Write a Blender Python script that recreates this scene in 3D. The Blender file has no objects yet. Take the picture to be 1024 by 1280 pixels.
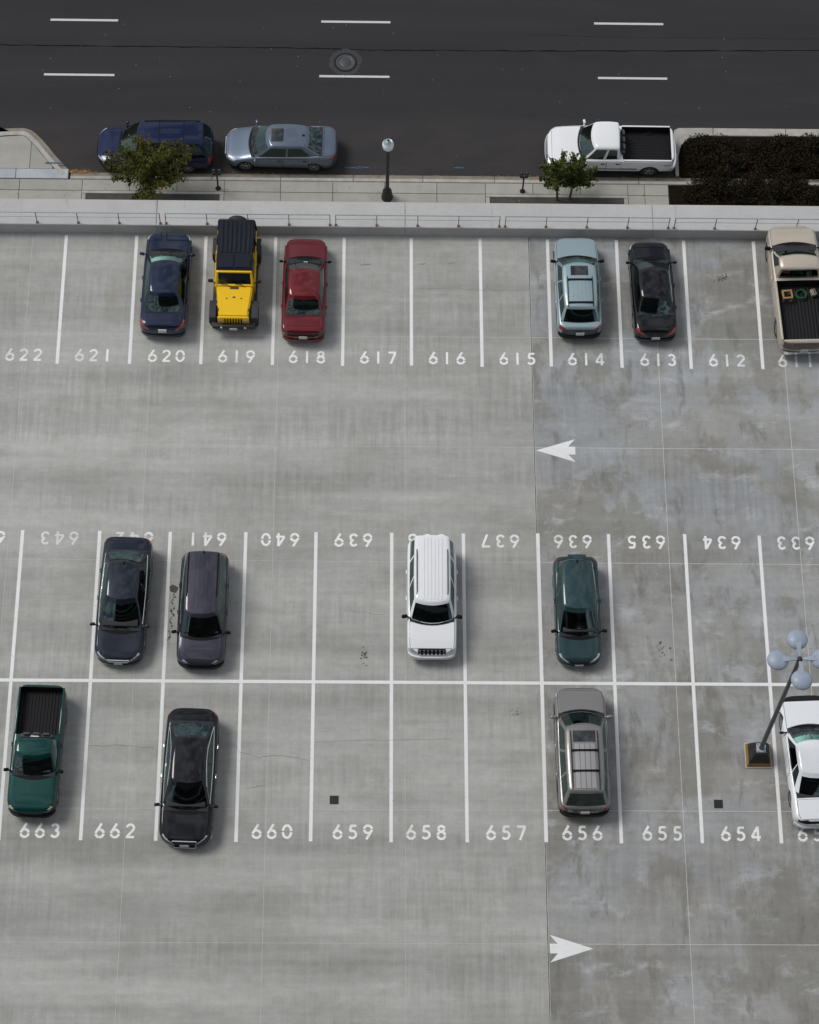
import bpy, bmesh, math, random
import numpy as np
from mathutils import Vector, Matrix
random.seed(7); np.random.seed(7)
scene = bpy.context.scene
COL = scene.collection
PI = math.pi
# ------------------------------------------------------------------ camera
PITCH, ROLL, YAW = 1.11519688, 0.04221681, -0.03916088
ct, st = math.cos(PITCH), math.sin(PITCH)
fwd = Vector((0, ct, -st)); rgt = Vector((1, 0, 0)); upv = rgt.cross(fwd)
cr, sr = math.cos(ROLL), math.sin(ROLL)
rgt, upv = rgt*cr + upv*sr, upv*cr - rgt*sr
Zr = Matrix.Rotation(YAW, 3, 'Z')
rgt, upv, fwd = Zr @ rgt, Zr @ upv, Zr @ fwd
cam_d = bpy.data.cameras.new('camera'); cam = bpy.data.objects.new('camera', cam_d); COL.objects.link(cam)
M4 = Matrix.Identity(4)
for i in range(3):
    M4[i][0], M4[i][1], M4[i][2] = rgt[i], upv[i], -fwd[i]
M4.translation = Vector((0, 0, 80))
cam.matrix_world = M4
cam_d.sensor_fit = 'VERTICAL'; cam_d.sensor_height = 24.0; cam_d.lens = 2963.07/1280*24
cam_d.clip_start = 1; cam_d.clip_end = 3000
scene.camera = cam
# ------------------------------------------------------------------ sky and sun
SUN_EL, SUN_AZ = math.radians(55), math.radians(-66)      # azimuth measured from +Y towards +X
wd = bpy.data.worlds.new('World'); scene.world = wd; wd.use_nodes = True
wn = wd.node_tree; wn.nodes.clear()
def N(nt, t, **kw):
    n = nt.nodes.new(t)
    for k, v in kw.items(): setattr(n, k, v)
    return n
sky = N(wn, 'ShaderNodeTexSky', sky_type='NISHITA'); sky.sun_disc = False
sky.sun_elevation = SUN_EL; sky.sun_rotation = SUN_AZ; sky.dust_density = 1.2; sky.air_density = 1.0
tc = N(wn, 'ShaderNodeTexCoord'); noi = N(wn, 'ShaderNodeTexNoise'); noi.inputs['Scale'].default_value = 11
noi.inputs['Detail'].default_value = 8; noi.inputs['Distortion'].default_value = .6; noi.inputs['Roughness'].default_value = .6
ramp = N(wn, 'ShaderNodeValToRGB'); ramp.color_ramp.elements[0].position = .42; ramp.color_ramp.elements[1].position = .60
hs = N(wn, 'ShaderNodeHueSaturation'); hs.inputs['Saturation'].default_value = .7; hs.inputs['Value'].default_value = 1.0
mixc = N(wn, 'ShaderNodeMix', data_type='RGBA'); mixc.inputs[7].default_value = (8.6, 8.8, 9.1, 1)
bg = N(wn, 'ShaderNodeBackground'); bg.inputs['Strength'].default_value = .066
wo = N(wn, 'ShaderNodeOutputWorld')
L_ = wn.links.new
L_(tc.outputs['Generated'], noi.inputs['Vector']); L_(noi.outputs['Fac'], ramp.inputs['Fac'])
L_(sky.outputs['Color'], hs.inputs['Color']); L_(hs.outputs['Color'], mixc.inputs[6]); L_(ramp.outputs['Color'], mixc.inputs[0])
L_(mixc.outputs[2], bg.inputs['Color']); L_(bg.outputs['Background'], wo.inputs['Surface'])
sd = bpy.data.lights.new('sun', 'SUN'); sd.energy = 1.4; sd.angle = math.radians(22); sd.color = (1, .98, .945)
so = bpy.data.objects.new('sun', sd); COL.objects.link(so)
dirv = Vector((math.sin(SUN_AZ)*math.cos(SUN_EL), math.cos(SUN_AZ)*math.cos(SUN_EL), math.sin(SUN_EL)))
so.rotation_euler = dirv.to_track_quat('Z', 'Y').to_euler(); so.location = (-60, 120, 150)
vs = scene.view_settings; vs.view_transform = 'Standard'; vs.look = 'None'; vs.gamma = 1; vs.exposure = 0.60
vs.use_curve_mapping = False

# ------------------------------------------------------------------ materials
MATS = {}
def newmat(name):
    m = bpy.data.materials.new(name); m.use_nodes = True
    nt = m.node_tree; b = nt.nodes['Principled BSDF']
    MATS[name] = m
    return m, nt, b
def simple(name, col, rough=.6, metal=0., coat=0., noise=.0, scale=20, spec=.5):
    if name in MATS: return MATS[name]
    m, nt, b = newmat(name)
    b.inputs['Base Color'].default_value = (*col, 1); b.inputs['Roughness'].default_value = rough
    b.inputs['Metallic'].default_value = metal; b.inputs['Coat Weight'].default_value = coat
    b.inputs['Coat Roughness'].default_value = .04; b.inputs['Specular IOR Level'].default_value = spec
    if noise:
        g = N(nt, 'ShaderNodeNewGeometry'); n = N(nt, 'ShaderNodeTexNoise'); n.inputs['Scale'].default_value = scale
        n.inputs['Detail'].default_value = 6
        nt.links.new(g.outputs['Position'], n.inputs['Vector'])
        r = N(nt, 'ShaderNodeMapRange'); r.inputs[1].default_value = .3; r.inputs[2].default_value = .7
        r.inputs[3].default_value = 1-noise; r.inputs[4].default_value = 1+noise
        nt.links.new(n.outputs['Fac'], r.inputs[0])
        mm = N(nt, 'ShaderNodeMix', data_type='RGBA', blend_type='MULTIPLY'); mm.inputs[0].default_value = 1
        mm.inputs[6].default_value = (*col, 1); nt.links.new(r.outputs[0], mm.inputs[7])
        nt.links.new(mm.outputs[2], b.inputs['Base Color'])
    return m
def paint(name, col, metal=.25, rough=.38):
    key = 'paint_'+name
    if key in MATS: return MATS[key]
    m, nt, b = newmat(key)
    b.inputs['Metallic'].default_value = metal; b.inputs['Roughness'].default_value = rough
    b.inputs['Coat Weight'].default_value = 1; b.inputs['Coat Roughness'].default_value = .07; b.inputs['Coat IOR'].default_value = 1.44; b.inputs['Specular IOR Level'].default_value = .0
    tco = N(nt, 'ShaderNodeTexCoord'); n = N(nt, 'ShaderNodeTexNoise'); n.inputs['Scale'].default_value = 3.5
    n.inputs['Detail'].default_value = 8; n.inputs['Roughness'].default_value = .7
    nt.links.new(tco.outputs['Object'], n.inputs['Vector'])
    r = N(nt, 'ShaderNodeMapRange'); r.inputs[1].default_value = .35; r.inputs[2].default_value = .75
    r.inputs[3].default_value = 0; r.inputs[4].default_value = .006
    nt.links.new(n.outputs['Fac'], r.inputs[0])
    mm = N(nt, 'ShaderNodeMix', data_type='RGBA'); mm.inputs[6].default_value = (*col, 1)
    mm.inputs[7].default_value = (.22, .21, .19, 1)              # thin film of dust
    nt.links.new(r.outputs[0], mm.inputs[0]); nt.links.new(mm.outputs[2], b.inputs['Base Color'])
    return m
def glass(name, tint=(.28, .40, .38), keep=.55):
    if name in MATS: return MATS[name]
    m, nt, b = newmat(name)
    nt.nodes.remove(b); out = nt.nodes['Material Output']
    tr = N(nt, 'ShaderNodeBsdfTransparent'); tr.inputs[0].default_value = (*[c*keep for c in tint], 1)
    gl = N(nt, 'ShaderNodeBsdfGlossy'); gl.inputs['Roughness'].default_value = .02; gl.inputs[0].default_value = (.74, 1.0, .97, 1)
    fr = N(nt, 'ShaderNodeFresnel'); fr.inputs['IOR'].default_value = 1.8
    mx = N(nt, 'ShaderNodeMixShader')
    nt.links.new(fr.outputs[0], mx.inputs[0]); nt.links.new(tr.outputs[0], mx.inputs[1]); nt.links.new(gl.outputs[0], mx.inputs[2])
    nt.links.new(mx.outputs[0], out.inputs['Surface'])
    return m

class NB:
    """small node-graph helper for the surface materials"""
    def __init__(s, name):
        s.m, s.nt, s.b = newmat(name); g = N(s.nt, 'ShaderNodeNewGeometry'); s.pos = g.outputs['Position']
    def l(s, a, b): s.nt.links.new(a, b)
    def mapv(s, sc, rot=0, loc=(0, 0, 0)):
        mp = N(s.nt, 'ShaderNodeMapping'); mp.inputs['Scale'].default_value = sc; mp.inputs['Rotation'].default_value = (0, 0, rot)
        mp.inputs['Location'].default_value = loc; s.l(s.pos, mp.inputs['Vector']); return mp.outputs[0]
    def noise(s, sc, detail=5, rough=.55, rot=0, dist=0, loc=(0, 0, 0)):
        n = N(s.nt, 'ShaderNodeTexNoise'); n.inputs['Scale'].default_value = 1; n.inputs['Detail'].default_value = detail
        n.inputs['Roughness'].default_value = rough; n.inputs['Distortion'].default_value = dist
        s.l(s.mapv(sc, rot, loc), n.inputs['Vector']); return n.outputs['Fac']
    def rng(s, v, a, b, c, d, smooth=False):
        r = N(s.nt, 'ShaderNodeMapRange'); r.interpolation_type = 'SMOOTHSTEP' if smooth else 'LINEAR'
        for i, x in enumerate((a, b, c, d)): r.inputs[i+1].default_value = x
        s.l(v, r.inputs[0]); return r.outputs[0]
    def math(s, op, a, b):
        n = N(s.nt, 'ShaderNodeMath', operation=op)
        for i, x in enumerate((a, b)):
            if isinstance(x, (int, float)): n.inputs[i].default_value = x
            else: s.l(x, n.inputs[i])
        return n.outputs[0]
    def mix(s, f, a, b, mode='MIX'):
        n = N(s.nt, 'ShaderNodeMix', data_type='RGBA', blend_type=mode)
        for i, x in ((0, f), (6, a), (7, b)):
            if isinstance(x, (int, float)): n.inputs[i].default_value = x
            elif isinstance(x, tuple): n.inputs[i].default_value = (*x, 1)
            else: s.l(x, n.inputs[i])
        return n.outputs[2]
    def bump(s, h, strength=.2, dist=.01):
        n = N(s.nt, 'ShaderNodeBump'); n.inputs['Strength'].default_value = strength; n.inputs['Distance'].default_value = dist
        s.l(h, n.inputs['Height']); s.l(n.outputs[0], s.b.inputs['Normal'])
    def rand(s):
        return N(s.nt, 'ShaderNodeObjectInfo').outputs['Random']
    def done(s, col, rough=.8):
        s.l(col, s.b.inputs['Base Color'])
        if isinstance(rough, float): s.b.inputs['Roughness'].default_value = rough
        else: s.l(rough, s.b.inputs['Roughness'])
        return s.m

def deck_concrete(name, base, stain, blue, blotch, band_amt, rand_amt):
    k = NB(name)
    bands = k.rng(k.noise((.05, .75, 1), 4, .6), .32, .68, 1-band_amt, 1+band_amt)
    comb = k.noise((4.6, .30, 1), 4, .65, rot=.06)
    combm = k.rng(k.noise((.12, .55, 1), 3, .5, loc=(9, 3, 0)), .40, .62, 0, 1, True)
    combv = k.math('MULTIPLY', k.rng(comb, .40, .66, 0, 1), combm)
    fine = k.rng(k.noise((22, 22, 22), 5, .75), .3, .7, .90, 1.10)
    mott = k.rng(k.noise((2.2, 3.2, 1), 7, .72, loc=(3, 3, 0)), .32, .68, .91, 1.09)
    cross = k.rng(k.noise((.3, 4.5, 1), 4, .6), .35, .65, .97, 1.03)
    vert = k.rng(k.noise((7.5, .45, 1), 4, .65), .35, .65, .968, 1.032)
    col = k.mix(k.rng(k.noise((.22, .3, 1), 5, .62, dist=.6, loc=(4, 1, 0)), .40, .66, 0, blotch, True), base, stain)
    col = k.mix(k.rng(k.noise((.8, 1.3, 1), 5, .6, loc=(40, 8, 0)), .45, .65, 0, .35, True), col, tuple(c*f_ for c, f_ in zip(base, (.97, .96, 1.05))))
    if blue:
        sy_ = N(k.nt, 'ShaderNodeSeparateXYZ'); k.l(k.pos, sy_.inputs[0])
        up_ = k.rng(sy_.outputs[1], 35, 41.5, .45, 1, True)
        col = k.mix(k.math('MULTIPLY', up_, k.rng(k.noise((.16, .34, 1), 6, .6, dist=.12, loc=(31, 7, 0)), .46, .57, 0, .85, True)), col, blue)
        brn = k.rng(k.noise((.30, .20, 1), 7, .68, dist=.15, loc=(71, 3, 0)), .49, .575, 0, .72, True)
        col = k.mix(brn, col, (.175, .168, .145))
        pale = k.rng(k.noise((.5, .9, 1), 7, .7, dist=.3, loc=(2, 17, 0)), .54, .66, 0, .6, True)
        col = k.mix(pale, col, (.36, .37, .38))
        dark = k.rng(k.noise((1.3, .45, 1), 6, .65, dist=.15, loc=(12, 5, 0)), .55, .66, 0, .6, True)
        col = k.mix(dark, col, (.13, .125, .11))
    col = k.mix(k.math('MULTIPLY', combv, .38), col, tuple(c*.62 for c in stain))
    for v in (bands, fine, mott, cross, vert): col = k.mix(1.0, col, v, 'MULTIPLY')
    spots = k.rng(k.noise((1.7, 1.7, 1), 8, .75, loc=(5, 50, 0)), .69, .76, 0, .4, True)
    col = k.mix(spots, col, tuple(c*.5 for c in stain))
    speck = k.rng(k.noise((5.5, 5.5, 1), 5, .6, loc=(15, 80, 0)), .72, .77, 0, .55, True)
    col = k.mix(speck, col, tuple(c*.38 for c in stain))
    rust = k.rng(k.noise((.45, .45, 1), 6, .6, loc=(55, 5, 0)), .66, .78, 0, .22, True)
    col = k.mix(rust, col, (.33, .24, .13))
    if rand_amt: col = k.mix(1.0, col, k.rng(k.rand(), 0, 1, 1-rand_amt, 1+rand_amt), 'MULTIPLY')
    k.bump(k.noise((40, 40, 40), 3), .15, .004)
    return k.done(col, .82)
M_DECK_L = deck_concrete('deck_concrete_pale', (.320, .319, .296), (.260, .257, .231), None, .8, .17, .02)
M_DECK_R = deck_concrete('deck_concrete_blotched', (.270, .267, .255), (.200, .195, .178), (.262, .274, .282), .9, .13, .06)

k = NB('asphalt')
c_ = k.mix(k.rng(k.noise((.06, .7, 1), 5, .6), .35, .7, 0, 1), (.0245, .0240, .0268), (.031, .0298, .0325))
c_ = k.mix(k.rng(k.noise((.15, .5, 1), 6, .6, loc=(3, 9, 0)), .55, .7, 0, .5, True), c_, (.036, .032, .030))
sp_ = N(k.nt, 'ShaderNodeSeparateXYZ'); k.l(k.pos, sp_.inputs[0])
lane_ = k.math('MULTIPLY', k.rng(sp_.outputs[1], 60.4, 61.8, 1, 0, True), k.rng(k.noise((.35, .8, 1), 6, .65, loc=(77, 0, 0)), .35, .6, .25, 1, True))
c_ = k.mix(lane_, c_, (.038, .0345, .0325))
c_ = k.mix(1.0, c_, k.rng(k.noise((35, 35, 35), 3, .8), .3, .7, .78, 1.22), 'MULTIPLY')
c_ = k.mix(k.rng(k.noise((1.2, 1.2, 1), 7, .75, loc=(8, 1, 0)), .70, .78, 0, .35, True), c_, (.075, .07, .065))
k.bump(k.noise((60, 60, 60), 2), .35, .006)
k.b.inputs['Specular IOR Level'].default_value = .2
M_ASPH = k.done(c_, .88)

def conc(name, a, b, sc=1.2, r=.08):
    k = NB(name)
    c = k.mix(k.rng(k.noise((sc, sc, sc), 6, .65), .35, .68, 0, 1), a, b)
    c = k.mix(1.0, c, k.rng(k.noise((22, 22, 22), 4, .7), .3, .7, .92, 1.08), 'MULTIPLY')
    c = k.mix(k.rng(k.noise((3, .5, 3), 5, .6, loc=(1, 2, 3)), .58, .75, 0, .35, True), c, tuple(x*.6 for x in b))
    c = k.mix(1.0, c, k.rng(k.rand(), 0, 1, 1-r, 1+r), 'MULTIPLY')
    return k.done(c, .85)
M_WALL = conc('wall_concrete', (.40, .395, .385), (.35, .345, .335), .8, 0)
M_WALK = conc('sidewalk_concrete', (.31, .30, .265), (.255, .25, .22), 1.0, .08)
M_CURB = conc('curb_concrete', (.37, .36, .33), (.28, .265, .235), 2.0, .08)
M_GUTTER = conc('gutter_concrete', (.22, .20, .165), (.14, .12, .095), 2.2, .08)
M_RAMP = conc('ramp_concrete', (.34, .36, .375), (.27, .295, .31), 1.5, .05)
M_JOINT = simple('joint_sealant', (.45, .45, .435), .8, noise=.15, scale=4)
M_GAP = simple('joint_gap', (.05, .048, .042), .9, noise=.2, scale=6)
M_SOIL = simple('soil', (.009, .007, .005), 1.0, noise=.5, scale=14, spec=.05)
M_GROUND = simple('bare_ground', (.12, .11, .095), .95, noise=.25, scale=.6)
k = NB('white_paint')
c_ = k.mix(k.rng(k.noise((7, 7, 7), 7, .75), .54, .70, 0, .6, True), (.66, .66, .65), (.36, .355, .34))
c_ = k.mix(k.rng(k.noise((.5, .9, 1), 4, .6, loc=(7, 7, 7)), .4, .7, 0, .3), c_, (.52, .52, .50))
M_PAINT = k.done(c_, .6)
k = NB('number_paint')
c_ = k.mix(k.rng(k.noise((9, 9, 9), 7, .75), .5, .72, 0, .75, True), (.70, .70, .685), (.36, .355, .34))
c_ = k.mix(k.rng(k.noise((.23, .6, 1), 3, .5, loc=(2, 2, 0)), .48, .62, 0, .55, True), c_, (.40, .40, .385))
M_NUM = k.done(c_, .6)
k = NB('road_paint')
c_ = k.mix(k.rng(k.noise((9, 9, 9), 7, .8), .56, .7, 0, .8, True), (.46, .46, .46), (.08, .08, .08))
M_ROADP = k.done(c_, .6)
M_BLUEP = simple('blue_marking', (.014, .06, .15), .7, noise=.5, scale=8)
M_OIL = simple('oil', (.030, .018, .013), .45, noise=.4, scale=9)
M_STAIN = simple('dark_fleck', (.07, .066, .058), .7, noise=.3, scale=9)
M_CRACK = simple('crack_dark', (.17, .168, .155), .9)
M_TAR = simple('tar_seam', (.007, .007, .008), .95, spec=.1)
M_BLACK = simple('black_plastic', (.006, .006, .007), .55, spec=.1)
M_TRIM = simple('dark_trim', (.011, .011, .012), .6, noise=.2, scale=15, spec=.15)
M_RUB = simple('tyre_rubber', (.016, .016, .016), .8, noise=.2, scale=30)
M_RIM = simple('alloy', (.42, .43, .44), .3, .85)
M_CHROME = simple('chrome', (.75, .76, .77), .14, 1.)
M_INT = simple('interior_dark', (.018, .018, .020), .85)
M_SEAT = simple('seat_grey', (.05, .05, .054), .85, noise=.15, scale=10)
M_SEATB = simple('seat_tan', (.16, .14, .12), .85, noise=.15, scale=10)
M_LAMP = simple('headlight_lens', (.42, .45, .47), .14, .5, .8)
M_TAIL = simple('tail_lens', (.22, .012, .012), .15, 0, .8)
M_AMBER = simple('amber_lens', (.5, .13, .03), .2, 0, .8)
M_PLATE = simple('plate', (.5, .5, .48), .5, noise=.35, scale=26)
M_PAPER = simple('paper', (.7, .72, .72), .8)
M_STEEL = simple('galvanised_steel', (.36, .38, .40), .5, .5, noise=.12, scale=8)
M_POLE = simple('dark_pole', (.075, .08, .085), .5, .2, noise=.1, scale=8)
M_BLKIRON = simple('black_iron', (.012, .012, .012), .5, noise=.2, scale=12)
M_HEADLAMP = simple('lamp_housing', (.25, .29, .35), .5, .0, .1, noise=.08, scale=5)
M_IRON = simple('cast_iron', (.045, .047, .05), .5, .3, noise=.3, scale=16)
M_PATCH = simple('tar_patch', (.034, .033, .031), .9, noise=.3, scale=14)
M_GLS = glass('window_glass')
M_GLC = glass('clear_glass', (.80, .92, .88), .92)
M_GLD = glass('tinted_glass', (.10, .12, .12), .8)

# ------------------------------------------------------------------ object helpers
def link(name, me, mat, parent=None, smooth=True, ang=35):
    if isinstance(me, bmesh.types.BMesh):
        bm = me; me = bpy.data.meshes.new(name)
        bmesh.ops.recalc_face_normals(bm, faces=bm.faces); bm.to_mesh(me); bm.free()
    if mat is not None and not me.materials: me.materials.append(mat)
    if smooth and me.polygons:
        me.polygons.foreach_set('use_smooth', [True]*len(me.polygons)); me.set_sharp_from_angle(angle=math.radians(ang))
    o = bpy.data.objects.new(name, me); COL.objects.link(o)
    if parent: o.parent = parent
    return o
def tag(o, label=None, cat=None, group=None, kind=None):
    for k_, v in (('label', label), ('category', cat), ('group', group), ('kind', kind)):
        if v: o[k_] = v
    return o
def empty(name, loc=(0, 0, 0), rz=0, label=None, cat=None, group=None):
    o = bpy.data.objects.new(name, None); COL.objects.link(o); o.location = loc; o.rotation_euler = (0, 0, rz)
    o.empty_display_size = .2
    return tag(o, label, cat, group)
def copy_tree(o, parent=None):
    c = o.copy(); COL.objects.link(c)
    if parent: c.parent = parent
    for ch in list(o.children): copy_tree(ch, c)
    return c
def addbox(bm, c, s, rot=None):
    mt = Matrix.Translation(c) @ (rot or Matrix.Identity(4)) @ Matrix.Diagonal((*s, 1))
    return bmesh.ops.create_cube(bm, size=1, matrix=mt)['verts']
def rbox(bm, c, s, r=.02, seg=2, rot=None):
    b2 = bmesh.new(); bmesh.ops.create_cube(b2, size=1, matrix=Matrix.Diagonal((*s, 1)))
    bmesh.ops.bevel(b2, geom=list(b2.edges), offset=r, segments=seg, affect='EDGES', profile=.5)
    bmesh.ops.transform(b2, matrix=Matrix.Translation(c) @ (rot or Matrix.Identity(4)), verts=b2.verts)
    merge(bm, b2)
def merge(bm, b2):
    me = bpy.data.meshes.new('tmp'); b2.to_mesh(me); b2.free(); bm.from_mesh(me); bpy.data.meshes.remove(me)
def tube(bm, pts, r, seg=8, cap=True):
    pts = [Vector(p) for p in pts]; rs = r if isinstance(r, (list, tuple)) else [r]*len(pts)
    rings = []
    ref = None
    for i, p in enumerate(pts):
        d = (pts[min(i+1, len(pts)-1)] - pts[max(i-1, 0)]).normalized()
        if ref is None: ref = Vector((0, 0, 1)) if abs(d.z) < .9 else Vector((1, 0, 0))
        a = d.cross(ref).normalized(); b = d.cross(a)
        rings.append([bm.verts.new(p + (a*math.cos(2*PI*k_/seg) + b*math.sin(2*PI*k_/seg))*rs[i]) for k_ in range(seg)])
    for A, B in zip(rings, rings[1:]):
        for k_ in range(seg): bm.faces.new((A[k_], A[(k_+1) % seg], B[(k_+1) % seg], B[k_]))
    if cap:
        bm.faces.new(rings[0]); bm.faces.new(rings[-1])
def lathe(bm, prof, seg=24, mat=None):
    """prof: list of (r,z) about the z axis"""
    rings = []
    for r, z in prof:
        rings.append([bm.verts.new((mat or Matrix.Identity(4)) @ Vector((max(r, 1e-4)*math.cos(2*PI*k_/seg), max(r, 1e-4)*math.sin(2*PI*k_/seg), z))) for k_ in range(seg)])
    for A, B in zip(rings, rings[1:]):
        for k_ in range(seg): bm.faces.new((A[k_], A[(k_+1) % seg], B[(k_+1) % seg], B[k_]))
def grid_mesh(bm, P):
    V = [[bm.verts.new(p) for p in row] for row in P]
    for i in range(len(V)-1):
        for j in range(len(V[0])-1): bm.faces.new((V[i][j], V[i][j+1], V[i+1][j+1], V[i+1][j]))
    return V
def poly_sheet(bm, pts, z, th=0):
    v = [bm.verts.new((p[0], p[1], z)) for p in pts]; f = bm.faces.new(v)
    if th:
        r = bmesh.ops.extrude_face_region(bm, geom=[f])
        bmesh.ops.translate(bm, vec=(0, 0, -th), verts=[e for e in r['geom'] if isinstance(e, bmesh.types.BMVert)])
def ribbon(bm, pts, w, z):
    n = len(pts); L = []; R = []
    for i in range(n):
        a = pts[max(i-1, 0)]; b = pts[min(i+1, n-1)]
        dx, dy = b[0]-a[0], b[1]-a[1]; l = math.hypot(dx, dy) or 1
        ww = (w[i] if isinstance(w, list) else w)/2
        L.append(bm.verts.new((pts[i][0]-dy/l*ww, pts[i][1]+dx/l*ww, z))); R.append(bm.verts.new((pts[i][0]+dy/l*ww, pts[i][1]-dx/l*ww, z)))
    for i in range(n-1): bm.faces.new((L[i], R[i], R[i+1], L[i+1]))
def boxobj(name, c, s, mat, parent=None, r=0):
    bm = bmesh.new()
    if r: rbox(bm, c, s, r)
    else: addbox(bm, c, s)
    return link(name, bm, mat, parent, smooth=bool(r))

# ================================================================== PARKING DECK
SZ = -6.0                                     # street level
WALL_Y = 51.42
JX0, JDX, JY0, JDY = 6.2955, 4.9266, 46.784, 4.838
XMIN, XMAX, YMIN = JX0-9*JDX, JX0+8*JDX, JY0-9*JDY
ground = link('ground', (lambda b: (addbox(b, (0, 200, SZ-.55), (3000, 3000, 1)), b)[1])(bmesh.new()), M_GROUND, smooth=False); tag(ground, kind='structure')
bm = bmesh.new(); addbox(bm, ((XMIN+XMAX)/2, (YMIN+WALL_Y+.9)/2, (SZ-.04)/2+.028), (XMAX-XMIN, WALL_Y+.9-YMIN, -SZ-.02))
deck = tag(link('parking_deck', bm, M_JOINT, smooth=False), kind='structure')
gap = .022
meshes = {}
for ix in range(-9, 8):
    for iy in range(-1, 9):
        gap = .020 if ix >= 0 else .011
        x0, x1 = JX0+ix*JDX+gap/2, JX0+(ix+1)*JDX-gap/2
        y1 = JY0-iy*JDY-gap/2; y0 = JY0-(iy+1)*JDY+gap/2
        if iy == -1: y1 = WALL_Y-.004
        if ix == 0: x0 += .02
        if ix == -1: x1 -= .02
        key = (round(x1-x0, 3), round(y1-y0, 3), ix >= 0)
        if key not in meshes:
            bm = bmesh.new(); addbox(bm, (0, 0, -.02), (x1-x0, y1-y0, .04))
            me = bpy.data.meshes.new('concrete_slab'); bm.to_mesh(me); bm.free(); me.materials.append(M_DECK_R if ix >= 0 else M_DECK_L)
            meshes[key] = me
        o = bpy.data.objects.new('concrete_slab', meshes[key]); COL.objects.link(o); o.parent = deck
        o.location = ((x0+x1)/2, (y0+y1)/2, 0)
# expansion joint: dark rubber with a pale lip
o = boxobj('expansion_joint', (JX0, (YMIN+WALL_Y)/2, -.0035), (.030, WALL_Y-YMIN-.02, .004), M_GAP, deck)
o = boxobj('joint_lip', (JX0-.022, (YMIN+WALL_Y)/2, -.004), (.012, WALL_Y-YMIN-.02, .014), M_JOINT, deck)

ZP = .004
R1X = [-14.85, -12.08, -9.29, -6.54, -3.77, -1.05, 1.62, 4.36, 7.05, 9.80, 12.49, 15.28, 18.02]
R2X = [-15.55, -12.9, -10.03, -7.40, -4.58, -1.96, .87, 3.55, 6.34, 8.99, 11.85, 14.65, 17.4]
def stripe(name, x0, x1, y0, y1, z=ZP):
    bm = bmesh.new(); addbox(bm, ((x0+x1)/2, (y0+y1)/2, z-.002), (x1-x0, y1-y0, .003))
    return link(name, bm, M_PAINT, deck, smooth=False)
SW = .125
for x in R1X: stripe('painted_stripe', x-SW/2-random.uniform(0, .006), x+SW/2, 45.47+random.uniform(-.03, .03), 51.31)
for x in R2X: stripe('painted_stripe', x-SW/2, x+SW/2, 26.24+random.uniform(-.03, .03), 38.30+random.uniform(-.03, .03))
stripe('painted_stripe', -17.5, 22.5, 32.28-SW/2, 32.28+SW/2, ZP+.003)

def arc(cx, cy, r, a0, a1, n=12, ry=None):
    return [(cx+r*math.cos(math.radians(a0+(a1-a0)*i/n)), cy+(ry or r)*math.sin(math.radians(a0+(a1-a0)*i/n))) for i in range(n+1)]
DG = {
 '0': [arc(.33, .5, .27, 6, 174, 16, .42), arc(.33, .5, .27, 186, 354, 16, .42)],
 '1': [[(.33, .0), (.33, 1.)]],
 '2': [arc(.33, .70, .23, 170, -38, 14), [(.515, .565), (.12, .10)], [(.06, .08), (.60, .08)]],
 '3': [arc(.30, .72, .20, 160, -85, 14), arc(.30, .30, .23, 85, -160, 14)],
 '4': [[(.45, .98), (.05, .28)], [(.03, .27), (.64, .27)], [(.46, 1.), (.46, 0)]],
 '5': [[(.18, .92), (.56, .92)], [(.21, .94), (.15, .55)], arc(.29, .33, .25, 128, -145, 14)],
 '6': [arc(.33, .32, .255, 6, 174, 12), arc(.33, .32, .255, 186, 354, 12), [(.115, .44), (.43, 1.)]],
 '7': [[(.06, .92), (.62, .92)], [(.57, .90), (.24, 0)]],
 '8': [arc(.33, .74, .19, 5, 175, 10), arc(.33, .74, .19, 185, 355, 10), arc(.33, .29, .24, 5, 175, 12), arc(.33, .29, .24, 185, 355, 12)],
}
DG['9'] = [[(.66-x, 1-y) for x, y in s] for s in DG['6']]
def number(txt, x, y, flip=False):
    n = empty('stall_number', (x, y, ZP), PI if flip else 0); n.parent = deck; n['label'] = 'painted stall number '+txt
    h, pit = .54, .535
    bmj = bmesh.new()
    for i, ch in enumerate(txt):
        bm = bmesh.new()
        ox = (i-1)*pit - .33*h
        for q, s in enumerate(DG[ch]):
            ribbon(bm, [(ox+px*h, (py-.5)*h) for px, py in s], .165*h, .0006*q)
        link('digit', bm, M_NUM, n, smooth=False)
    return n
for i, x in enumerate([-13.39, -10.70, -7.88, -5.16, -2.43, .33, 3.0, 5.74, 8.41, 11.22, 13.9, 16.6]): number(str(622-i), x, 45.83)
for i, (a, b) in enumerate(zip(R2X, R2X[1:])): number(str(644-i), (a+b)/2-(.05 if i == 1 else .02), 37.98, True)
for i, x in enumerate([None, -11.47, -8.84, -6.0, -3.33, -.48, 2.11, 4.93, 7.62, 10.45, 13.23, 15.95]):
    if x is not None: number(str(664-i), x, 26.6)

def arrow(x, y, sgn):
    L = 1.5
    bm = bmesh.new()
    pts = [(0, 0), (L, .49), (L*.82, .17), (L*1.0, .17), (L*1.0, -.17), (L*.82, -.17), (L, -.49)]
    poly_sheet(bm, [(x+sgn*px, y+py) for px, py in pts], ZP+.001, .003)
    bmesh.ops.triangulate(bm, faces=bm.faces)
    o = link('direction_arrow', bm, M_PAINT, deck, smooth=False)
arrow(6.36, 41.82, 1); arrow(7.86, 22.43, -1)

def blob(bm, x, y, r, z, n=14, ax=1., r0=.65, r1=1.15):
    pts = []
    for i in range(n):
        rr = r*random.uniform(r0, r1); a = 2*PI*i/n
        pts.append((x+rr*ax*math.cos(a), y+rr*math.sin(a)))
    poly_sheet(bm, pts, z)
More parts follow.
